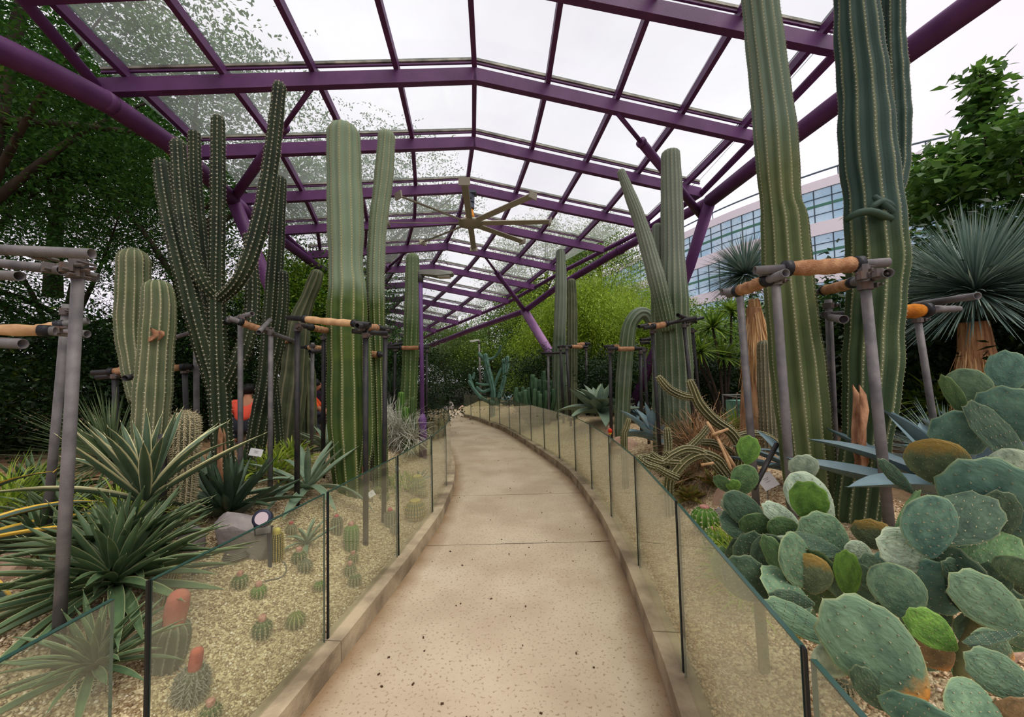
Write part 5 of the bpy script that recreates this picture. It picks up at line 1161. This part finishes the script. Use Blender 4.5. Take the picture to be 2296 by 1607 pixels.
# ---------------------------------------------------------------- gardeners
def person(label,px,py,Y,top,face,skinc,bend):
    c=W(px,py,Y); gz=terrain(c.x,c.y); c.z=gz
    root=thing('person',label,'person',c); R=Matrix.Rotation(face,3,'Z'); T=lambda x,y,z: c+R@Vector((x,y,z))
    J={'pel':(0,0,.36,.13),'wa':(0,.06,.50,.12),'ch':(0,.16,.66,.14),'nk':(0,.22,.80,.055),'hd':(0,.26,.90,.08),'hl':(-.11,.04,.34,.09),'kl':(-.16,.38,.40,.065),'al':(-.16,.16,.07,.045),'tl':(-.16,.32,.03,.035),
       'hr':(.11,.04,.34,.09),'kr':(.16,.36,.12,.065),'ar':(.16,-.06,.08,.045),'tr':(.16,-.02,.03,.035),'sl':(-.19,.17,.73,.055),'el':(-.25,.34,.52,.04),'wl':(-.16,.5,.36,.028),'sr':(.19,.17,.73,.055),'er':(.26,.34,.52,.04),'wr':(.14,.52,.38,.028)}
    E_=[('pel','wa'),('wa','ch'),('ch','nk'),('nk','hd'),('pel','hl'),('hl','kl'),('kl','al'),('al','tl'),('pel','hr'),('hr','kr'),('kr','ar'),('ar','tr'),('ch','sl'),('sl','el'),('el','wl'),('ch','sr'),('sr','er'),('er','wr')]
    for s_,w_ in (('l','wl'),('r','wr')):
        b=J[w_]
        for f_ in range(5): nm='f%s%d'%(s_,f_); J[nm]=(b[0]+(f_-2)*.018+(0.03 if f_==0 and s_=='l' else 0),b[1]+.085-(.03 if f_==0 else .004*abs(f_-2)),b[2]-.03,.008); E_.append((w_,nm))
    def skin(name,keys,infl,m,par):
        ks=[k for k in J if k in keys]; me=bpy.data.meshes.new(name); me.from_pydata([T(*J[k][:3]) for k in ks],[(ks.index(a),ks.index(b)) for a,b in E_ if a in ks and b in ks],[]); me.materials.append(m)
        o=bpy.data.objects.new(name,me); link(o,par); md=o.modifiers.new('skin','SKIN'); md.use_smooth_shade=True; bpy.context.view_layer.update()
        for i,k in enumerate(ks): me.skin_vertices[0].data[i].radius=(J[k][3]*infl,)*2
        me.skin_vertices[0].data[0].use_root=True; s2=o.modifiers.new('sub','SUBSURF'); s2.levels=s2.render_levels=2; return o
    body=skin('body',set(J),1.0,skinc,root)
    skin('shirt',{'pel','wa','ch','sl','el','sr','er'},1.22,top,root)
    skin('trousers',{'pel','hl','kl','al','hr','kr','ar'},1.16,mat('dark_trousers',s2l(40,42,50),.8),root)
    h=T(0,.27,.94); fw=R@Vector((0,1,-.15)); sd=R@Vector((1,0,0))
    bm=bmesh.new(); bmesh.ops.create_icosphere(bm,subdivisions=3,radius=1)
    for v in bm.verts:
        q=v.co; s_=.095*(1-.12*max(0,-q.z)); 
        nose=.022*math.exp(-((q.x/.16)**2+((q.z+.05)/.22)**2)) if q.y>0 else 0; eye=-.01*sum(math.exp(-(((q.x-e)/.14)**2+((q.z-.08)/.1)**2)) for e in (-.32,.32)) if q.y>0 else 0; lip=.006*math.exp(-((q.x/.25)**2+((q.z+.42)/.07)**2)) if q.y>0 else 0
        ear=.018*math.exp(-(((abs(q.x)-1)/.15)**2+(q.y/.15)**2+(q.z/.22)**2))
        p=sd*(q.x*(s_*.82+ear))+fw*(q.y*s_+nose+eye+lip)+Vector((0,0,q.z*s_*1.2)); v.co=h+p
    me=bpy.data.meshes.new('head'); bm.to_mesh(me); bm.free(); me.materials.append(skinc); me.polygons.foreach_set('use_smooth',[True]*len(me.polygons)); o=bpy.data.objects.new('head',me); link(o,body)
    mb=MB(); mb.lathe(h+Vector((0,0,.0))-fw*.012,[(.1,-.03),(.106,.03),(.095,.08),(.06,.118),(.01,.13)],16,ax=Vector((0,0,1))-fw*.5); mb.obj('hair',mat('black_hair',s2l(24,20,18),.6),root,True)
skc=mat('person_skin',s2l(176,120,90),.6)
person('person in a coral red shirt crouching behind the dark candelabra cactus',545,975,6.9,mat('coral_shirt',s2l(226,84,62),.8),.3,skc,.2)
person('person in a bright orange shirt bending behind the long-leaved agave',672,965,7.3,mat('orange_shirt',s2l(232,84,36),.8),-1.2,skc,.2)

q=W(1368,968,5.15); mb=MB(); mb.tube([Vector((q.x,q.y,terrain(q.x,q.y)-.02)),q],.006,6)
fr_=thing('flower','small red and yellow flower bud at the tip of the large agave by the railing','flower',(q.x,q.y,terrain(q.x,q.y))); mb.obj('stalk',M['stake'],fr_)
mb=MB(); mb.lathe(q,[(.008,-.02),(.026,0),(.03,.02),(.02,.04),(.004,.05)],10); mb.obj('bud',mat('red_bud',s2l(200,50,30),.5),fr_,True)
mb=MB(); mb.lathe(q-Vector((0,0,.03)),[(.006,-.01),(.018,.0),(.022,.014),(.02,.02)],10); mb.obj('calyx',mat('yellow_calyx',s2l(220,170,50),.6),fr_,True)
# ================================================================ BUILDING
def building():
    w_=mat('white_concrete_band',s2l(232,222,224),.6); gl=mat('reflective_blue_glass',s2l(150,184,200),.1,.45,col2=s2l(196,216,224),nscale=.22,lo=.35,hi=.65); fr=mat('dark_window_frame',s2l(70,84,92),.5); sl=mat('green_interior_slab',s2l(70,120,98),.6)
    cx,cy=62.,76.; # centre of the rounded end; walls run back to the left
    def wall(k,off=0.):      # plan curve parameter k 0..1 : straight-ish flank then round nose
        P=[(-4,150),(14,112),(24,86),(30,66),(36,54),(45,44),(56,38.5),(68,37),(82,40)]
        t=k*(len(P)-1); i=min(len(P)-2,int(t)); u=t-i
        p0=P[max(0,i-1)];p1=P[i];p2=P[i+1];p3=P[min(len(P)-1,i+2)]
        f=lambda a,b,c,d:.5*((2*b)+(c-a)*u+(2*a-5*b+4*c-d)*u*u+(3*b-a-3*c+d)*u**3)
        g=lambda a,b,c,d:.5*((c-a)+2*(2*a-5*b+4*c-d)*u+3*(3*b-a-3*c+d)*u*u)
        x,y=f(p0[0],p1[0],p2[0],p3[0]),f(p0[1],p1[1],p2[1],p3[1]); d=Vector((g(p0[0],p1[0],p2[0],p3[0]),g(p0[1],p1[1],p2[1],p3[1]))).normalized(); n=Vector((d.y,-d.x))
        return Vector((x,y))-n*0+Vector((n.x,n.y))*off
    root=thing('building','white curved building with ribbon windows of bluish glass beyond the canopy','building',(45,55,0))
    def band(name,z0,z1,off0,off1,m,n=90,parent=root,k0=0,k1=1):
        mb=MB(); v=[]
        for i in range(n+1):
            k=k0+(k1-k0)*i/n; a=wall(k,off0); b=wall(k,off1); v+=[(a.x,a.y,z0),(a.x,a.y,z1),(b.x,b.y,z1),(b.x,b.y,z0)]
        f=[]
        for i in range(n):
            q=4*i; f+=[(q,q+1,q+5,q+4),(q+1,q+2,q+6,q+5),(q+2,q+3,q+7,q+6),(q+3,q,q+4,q+7)]
        f+=[(0,3,2,1),(4*n,4*n+1,4*n+2,4*n+3)]
        mb.add(v,f); return mb.obj(name,m,parent)
    return root,band,wall,w_,gl,fr,sl
broot,band,wall,wcol,wgl,wfr,wsl=building()
FH=6.4; z=.2
for fl_ in range(4):
    z0=FH*fl_; inset=-.9*fl_
    band('white_band',z0,z0+1.7,inset+1.4,inset-.6,wcol)
    wi=band('window_ribbon',z0+1.7,z0+FH,inset+.3,inset-.5,wgl)
    band('inner_slab',z0+4.05,z0+4.4,inset+.36,inset+.2,wsl,parent=wi)
    band('transom',z0+3.0,z0+3.08,inset+.4,inset+.25,wfr,parent=wi); band('transom',z0+5.2,z0+5.28,inset+.4,inset+.25,wfr,parent=wi)
    n=44
    for i in range(n):
        a=wall(.15+.8*i/n,inset+.34); mb=MB(); mb.box((a.x,a.y,z0+1.7),(a.x+.0,a.y,z0+FH),.06,.12); mb.obj('mullion',wfr,wi)
band('white_band',FH*4,FH*4+1.2,-2.2,-4.5,wcol)
rf=band('glass_roof',FH*4+1.2,FH*4+1.5,-3.5,-16,wgl)
mb=MB()
pts=[wall(.15+.85*i/40,-3) for i in range(41)]; mb.tube([(p.x,p.y,FH*4+2.6) for p in pts],.12,6)
for p in pts[::4]: mb.tube([(p.x,p.y,FH*4),(p.x,p.y,FH*4+2.6)],.07,5)
mb.obj('roof_rail',wfr,broot)
# ================================================================ TREES AND SHRUBS
lf_forest=leafmat('forest_leaf',s2l(26,60,24),s2l(76,124,46),s2l(150,176,70)); lf_mid=leafmat('mid_leaf',s2l(48,84,30),s2l(128,156,56),s2l(186,194,90)); lf_bam=leafmat('bamboo_leaf',s2l(92,128,28),s2l(160,184,52),s2l(206,214,96)); lf_big=leafmat('big_leaf',s2l(38,70,30),s2l(100,138,56),s2l(150,180,80)); lf_grey=leafmat('olive_grey_leaf',s2l(70,84,54),s2l(124,136,94)); lf_dk=leafmat('dark_shrub_leaf',s2l(14,30,12),s2l(40,66,24),s2l(90,110,40)); lf_str=leafmat('strappy_leaf',s2l(60,92,28),s2l(134,158,56))
def leaves(name,C,size,mt,rs,asp=.45,hang=0.,flat=.5):
    n=len(C); D=rs.normal(0,1,(n,3)); D[:,2]=D[:,2]*.6-hang; D/=np.linalg.norm(D,axis=1)[:,None]
    U=rs.normal(0,flat,(n,3)); U[:,2]+=1; S_=np.cross(D,U); S_/=np.linalg.norm(S_,axis=1)[:,None]+1e-9; N=np.cross(S_,D)
    l=(size*rs.uniform(.6,1.3,n))[:,None]; w_=l*asp*.5
    V=np.stack([C,C+D*l*.45+S_*w_+N*l*.06,C+D*l,C+D*l*.45-S_*w_+N*l*.06],1)
    Q=np.arange(n*4).reshape(n,4); return np_mesh(name,V.reshape(-1,3),Q,mt,np.clip(rs.beta(2,2.6,n),0,1))
def crown(rs,K,n,R,size,blob=.5,frond=0):
    """leaf positions for K blobs inside an ellipsoid of radii R (centre 0), hollow-ish"""
    bc=sphere_dirs(K,-.8,1,rs)*np.array(R)*(rs.uniform(.35,1,K)**.6)[:,None]
    idx=rs.randint(0,K,n); p=bc[idx]+rs.normal(0,1,(n,3))*blob*np.array([1,1,.55])
    if frond:
        m=n//frond; a=rs.uniform(0,6.283,m); b=bc[rs.randint(0,K,m)]+rs.normal(0,1,(m,3))*blob*np.array([1,1,.55]); d=np.stack([np.cos(a),np.sin(a),rs.uniform(-.5,.1,m)],1)
        t=np.linspace(0,1,frond); s_=np.stack([-np.sin(a),np.cos(a),a*0],1)*((np.arange(frond)%2)*2-1)[None,:,None].transpose(1,0,2)[:,:,:] if False else None
        P=b[:,None,:]+d[:,None,:]*(t[None,:,None]*size*9)-np.array([0,0,1])*(t[None,:,None]**2*size*2.5)
        side=np.stack([-np.sin(a),np.cos(a),a*0],1)[:,None,:]*(((np.arange(frond)%2)*2-1)*size*.35)[None,:,None]
        p=(P+side).reshape(-1,3)
    return p,bc
def skeleton(base,top,bcs,rt,seed=0,k=10):
    r=random.Random(seed); mb=MB(); mid=base.lerp(top,.55)+Vector((r.uniform(-.3,.3),r.uniform(-.3,.3),0))
    sp=smooth_path([base,base.lerp(mid,.5)+Vector((r.uniform(-.1,.1),0,0)),mid,top],[rt,rt*.8,rt*.65,rt*.35],.4); mb.tube([q[0] for q in sp],[q[1] for q in sp],9)
    for b in bcs[:k]:
        b=Vector(b); s_=mid.lerp(top,r.uniform(-.2,.7)); m=s_.lerp(b,.5)+Vector((r.uniform(-.2,.2),r.uniform(-.2,.2),.25)); q=smooth_path([s_,m,b],[rt*.35,rt*.2,rt*.06],.35); mb.tube([x[0] for x in q],[x[1] for x in q],6)
    return mb
def tree(name,label,base,cc,R,n,size,mt,seed,K=40,asp=.45,hang=0.,blob=.5,frond=0,rt=.16,cat='tree',group=None,k=10,flat=.5):
    rs=np.random.RandomState(seed); P,bc=crown(rs,K,n,R,size,blob,frond); base=Vector(base); cc=Vector(cc)
    q=P+np.array(cc); P=P[~((q[:,0]>-5.3)&(q[:,0]<4.5)&(q[:,1]<13)&(q[:,2]<6.3))] if cc.x<-5.9 else P
    root=thing(name,label,cat,base,group)
    sk_=skeleton(base-Vector((0,0,.1)),cc+Vector((0,0,R[2]*.3)),bc+np.array(cc),rt,seed,k); sk_.obj('trunk',M['bark'],root,True)
    npobj('foliage',leaves(name+'_leaves',P+np.array(cc),size,mt,rs,asp,hang,flat),root); return root
def copytree(o,d,rz,sc,label,name=None):
    c=cp(o,Vector(o.location)+Vector(d),rz,sc,label=label); return c
# left forest
t1=tree('forest_tree','feathery forest tree leaning over the near left corner of the canopy',(-8.2,5.2,0),(-7.0,5.4,6.6),(3.2,2.8,2.6),56000,.085,lf_forest,1,60,.42,blob=.42,frond=12,rt=.2)
t2=tree('forest_tree','feathery forest tree with forked trunk showing sky between its branches at left',(-9.2,9.2,0),(-7.6,9.2,7.2),(3.2,2.8,2.7),36000,.1,lf_forest,2,50,.42,blob=.5,frond=12,rt=.24)
t3=tree('forest_tree','dense dark tree filling the gap behind the two-stemmed cactus',(-10.5,9.0,0),(-9.9,8.7,3.1),(3.6,2.3,2.9),60000,.085,lf_forest,3,90,.4,blob=.5,frond=12,rt=.2)
copytree(t3,(3.4,3.2,.4),.25,1.0,'dense tree behind the dark candelabra cactus')
copytree(t3,(-3.6,-2.6,-.3),-.3,1.0,'dense tree behind the near left scaffold frame')
copytree(t3,(-2.0,1.5,4.2),.15,1.05,'tall dense tree crown above the near left scaffold tubes')
copytree(t2,(3.0,5.2,.6),-.3,1.0,'tall tree seen through the roof glass above the giant column cactus')
copytree(t2,(-3.5,-1.5,.5),.3,1.0,'tall feathery tree beyond the left roof edge at the frame side')
t4=tree('forest_tree','bright lime-leaved tree behind the wavy corky cactus',(-5.9,11,0),(-5.85,11,3.8),(1.3,1.2,1.6),26000,.1,leafmat('lime_leaf',s2l(90,140,36),s2l(168,196,66)),4,50,.45,blob=.4,frond=10,rt=.14)
s1=tree('shrub','dark leafy shrub low behind the left bed, in front of the forest',(-7.4,7.6,.2),(-7.4,7.6,1.1),(1.9,1.1,1.1),26000,.06,lf_dk,5,50,.5,blob=.3,rt=.05,cat='shrub')
for k,(d,l) in enumerate((((-2.6,-2.2,0),'dark shrub behind the yellow-edged agave at the left frame edge'),((2.4,1.8,0),'dark shrub behind the coral-shirted person'),((3.9,4.4,.1),'dark shrub behind the giant column cactus'),((-1.2,-1.4,.1),'dark shrub just left of the two-stemmed cactus'),((1.2,1.6,.5),'dark shrub between the two-stemmed and candelabra cacti'))):
    copytree(s1,d,.9*k+.5,1.0+.1*k,l)
burst('flower_shrub','yellow-leaved shrub glowing in the dark left forest edge',(-8.9,7.2,1.5),500,.5,.05,ylg,-.3,.3,'shrub',spread=.35)
# centre background
t5=tree('broadleaf_tree','mixed green tree behind the path end, left of the blue candelabra',(-1.6,24,0),(-1.4,24,3.6),(3.6,2.4,3.2),52000,.1,lf_mid,6,60,.4,blob=.5,frond=8,rt=.16)
copytree(t5,(-4.6,1,.0),2.0,1.0,'mixed green tree behind the purple lamp post')
copytree(t5,(4.2,1.5,.4),4.0,1.05,'mixed green tree behind the blue candelabra cactus')
copytree(t5,(-8.5,-2,1),1.2,1.1,'large green tree beyond the far left end of the canopy')
copytree(t5,(8.6,-1,.3),5.2,1.0,'mixed green tree far behind the slim twin cacti')
t6=tree('olive_tree','grey-green fine-leaved tree right of the slim column cactus at the path end',(-3.8,22.6,.2),(-3.8,22.4,3.2),(1.5,1.1,2.0),16000,.07,lf_grey,7,40,.3,blob=.3,rt=.08)
s2=tree('shrub','dark shrub with straggly twigs above the rocks at the path end',(-2.2,21.8,.2),(-2.2,21.8,1.1),(2.4,.9,1.1),14000,.1,lf_dk,8,60,.4,blob=.35,rt=.05,cat='shrub')
copytree(s2,(3.6,-.6,0),1.5,1.0,'dark shrub behind the far end of the right railing')
copytree(s2,(6.4,-3,.1),2.5,1.05,'dark shrub behind the green finger cactus')
copytree(s2,(-4.5,.6,-.1),.5,1.0,'dark shrub behind the far bend of the left railing')
s3=tree('shrub','yellow-flecked shrub right of the blue candelabra cactus',(.9,17.5,.3),(.9,17.5,1.4),(1.2,.8,.9),7000,.1,lf_mid,9,30,.4,blob=.3,rt=.04,cat='shrub')
tree('tall_tree','tall tree seen as green haze through the far right roof panes',(2.6,25,0),(2.4,25,8.2),(3.6,2.4,3.6),42000,.13,lf_mid,31,60,.42,blob=.6,frond=8,rt=.2)
tree('tall_tree','tall tree seen through the middle roof panes right of the fan',(6.6,27,0),(6.4,27,9.4),(3.2,2.4,3.4),30000,.14,lf_mid,32,50,.42,blob=.6,frond=8,rt=.2)
# right background: hanging bamboo, trees
def bamboo(label,base,h,R,n,seed,nc=26):
    rs=np.random.RandomState(seed); root=thing('bamboo',label,'bamboo',base); b=np.array(base); mb=MB(); allp=[]
    for k in range(nc):
        a=rs.uniform(0,6.28); q=rs.uniform(.1,1); p0=b+np.array([math.cos(a)*.35*q,math.sin(a)*.35*q,-.1]); tip=b+np.array([math.cos(a)*R*q,math.sin(a)*R*q,h*rs.uniform(.55,1)]); mid=p0*.45+tip*.55+np.array([-math.cos(a)*R*.15,-math.sin(a)*R*.15,h*.18]); en=tip+np.array([math.cos(a)*R*.3,math.sin(a)*R*.3,-h*.16])
        sp=smooth_path([Vector(p0),Vector(mid),Vector(tip),Vector(en)],[.02,.016,.009,.003],.25); mb.tube([x[0] for x in sp],[x[1] for x in sp],5)
        m=n//nc; ii=rs.randint(int(len(sp)*.18),len(sp),m); P=np.array([sp[i][0] for i in ii])+rs.normal(0,1,(m,3))*np.array([.3,.3,.2]); P[:,2]-=rs.exponential(.32,m); allp.append(P)
    mb.obj('culms',mat('bamboo_culm',s2l(120,130,60),.6),root,True); P=np.vstack(allp); P[:,2]=np.maximum(P[:,2],b[2]+.02)
    npobj('foliage',leaves('bamboo_leaves',P,.14,lf_bam,rs,.2,.9,.6),root); return root
b1=bamboo('weeping yellow-green bamboo behind the slim twin cacti',(3.6,16.5,.3),6.2,2.3,64000,11,44)
copytree(b1,(2.0,.6,-.2),2.0,.86,'weeping yellow-green bamboo behind the hook-shaped cactus')
copytree(b1,(-1.6,2.2,-.3),4.0,.95,'weeping bamboo just right of the purple leaning column')
copytree(b1,(1.2,-1.6,0),1.1,.72,'shorter bamboo low behind the bent cactus')
t7=tree('broadleaf_tree','green tree behind the grey-green armed cactus',(6.8,15,.2),(6.8,15,2.3),(2.0,1.6,2.0),22000,.12,lf_mid,12,50,.42,blob=.4,rt=.12)
copytree(t7,(2.4,-3.2,-.2),2.0,.95,'green tree behind the left tree yucca')
copytree(t7,(3.6,-5.6,-.6),3.0,.9,'low dark tree between the tall column cacti')
s4=tree('shrub','dark green shrub behind the teal crate',(4.6,9.3,.3),(4.6,9.3,1.2),(1.5,.9,1.0),14000,.085,lf_dk,13,50,.45,blob=.3,rt=.05,cat='shrub')
copytree(s4,(1.9,-1.4,0),1.2,1.1,'dark shrub behind the pale furry column cactus')
copytree(s4,(2.6,-3.2,0),2.2,1.1,'dark shrub behind the dark tall column cactus')
copytree(s4,(1.9,-4.6,.1),3.3,1.15,'dark shrub under the thatched tree yucca')
copytree(s4,(-1.7,1.4,.0),4.3,1.05,'dark shrub behind the black scaffold of the armed cactus')
copytree(s4,(2.0,-3.8,.2),1.1,1.6,'tall dark shrub in the gap right of the dark tall column cactus')
copytree(s4,(4.6,-4.6,.3),4.1,1.7,'tall dark shrub behind the thatched trunk at right')
copytree(s4,(2.2,-.9,.3),.4,1.5,'tall dark shrub behind the olive tall column cactus')
copytree(s4,(4.4,-4.9,.3),5.0,1.25,'dark shrub at the right frame edge behind the prickly pear')
copytree(s4,(-3.2,3.0,.0),5.5,1.15,'dark shrub behind the large grey-green agave')
# dragon trees (strappy rosettes on canes)
def dracaena(label,base,heads,seed):
    rs=np.random.RandomState(seed); root=thing('dragon_tree',label,'tree',base); mb=MB(); b=Vector(base)
    for h in heads:
        h=Vector(h); sp=smooth_path([b-Vector((0,0,.05)),b.lerp(h,.5)+Vector((.05,0,.05)),h],[.035,.028,.022],.15); mb.tube([x[0] for x in sp],[x[1] for x in sp],7)
    mb.obj('canes',M['bark'],root,True)
    for h in heads:
        D=sphere_dirs(110,-.3,1,rs); npobj('head',strips('dragon_head',np.array(h)+D*.03,D,.62*rs.uniform(.7,1.1,110),.035,.25,lf_str,5,None,0,rs),root)
dracaena('dragon tree with spiky green heads right of the armed cactus scaffold',(4.3,8.0,.5),[W(1598,735,8),W(1570,790,7.8),W(1640,700,8.3),W(1545,775,8.5),W(1622,800,8.1)],21)
dracaena('dragon tree heads between the tree yucca and the tall olive column',(5.3,7.4,.5),[W(1780,700,7.6),W(1742,790,7.3),W(1860,745,7.6)],22)
dracaena('bright spiky dragon plant low beside the dark slanting post at right',(4.9,4.5,.5),[W(2110,905,4.6),W(2075,935,4.8)],23)
# right leafy tree
t8=tree('big_leaf_tree','large-leaved tree at the right edge above the thatched tree yucca',(12.4,8.2,0),(11.9,8.4,5.6),(2.5,2.2,1.9),9000,.26,lf_big,14,34,.5,blob=.38,rt=.14,k=16)
rs=np.random.RandomState(5)
sh=W(2200,205,8.3); D=sphere_dirs(420,-.9,.6,rs); B=np.array(sh)+np.stack([rs.normal(0,.16,420),rs.normal(0,.16,420),rs.uniform(-.75,.55,420)],1)
npobj('foliage',leaves('tall_shoot',B,.26,lf_big,rs,.5,.3),t8)
mb=MB(); mb.tube([W(2215,330,8.35),sh+Vector((0,0,.4))],[.05,.02],8); mb.obj('leader_shoot',M['bark'],t8,True)
copytree(t8,(-1.2,1.6,-2.3),2.0,.9,'large-leaved tree lower down behind the dark tall column')
copytree(t8,(1.2,-2.6,-2.2),3.5,.9,'large-leaved tree lower at the right frame edge')
# distant belt so that no bare horizon shows
t9=tree('distant_tree','distant tree belt directly behind the path end',(-2,40,0),(-2,40,3.6),(6,3,4.4),22000,.34,lf_forest,15,70,.5,blob=.8,rt=.3)
for k,(x,y,sc) in enumerate(((-14,-2,1),(-25,-8,1),(-30,-22,1.1),(-32,-34,1.1),(11,-2,1),(21,-8,.9),(27,-18,.8),(28,-28,.8))):
    copytree(t9,(x,y,0),.7*k+.4,sc,['distant tree left of the path end','distant tree far left behind the candelabra cactus','distant tree far left behind the two-stemmed cactus','distant tree behind the left forest edge','distant tree right of the path end','distant tree behind the bamboo','distant tree below the curved building','distant tree right of the thatched tree yucca'][k])
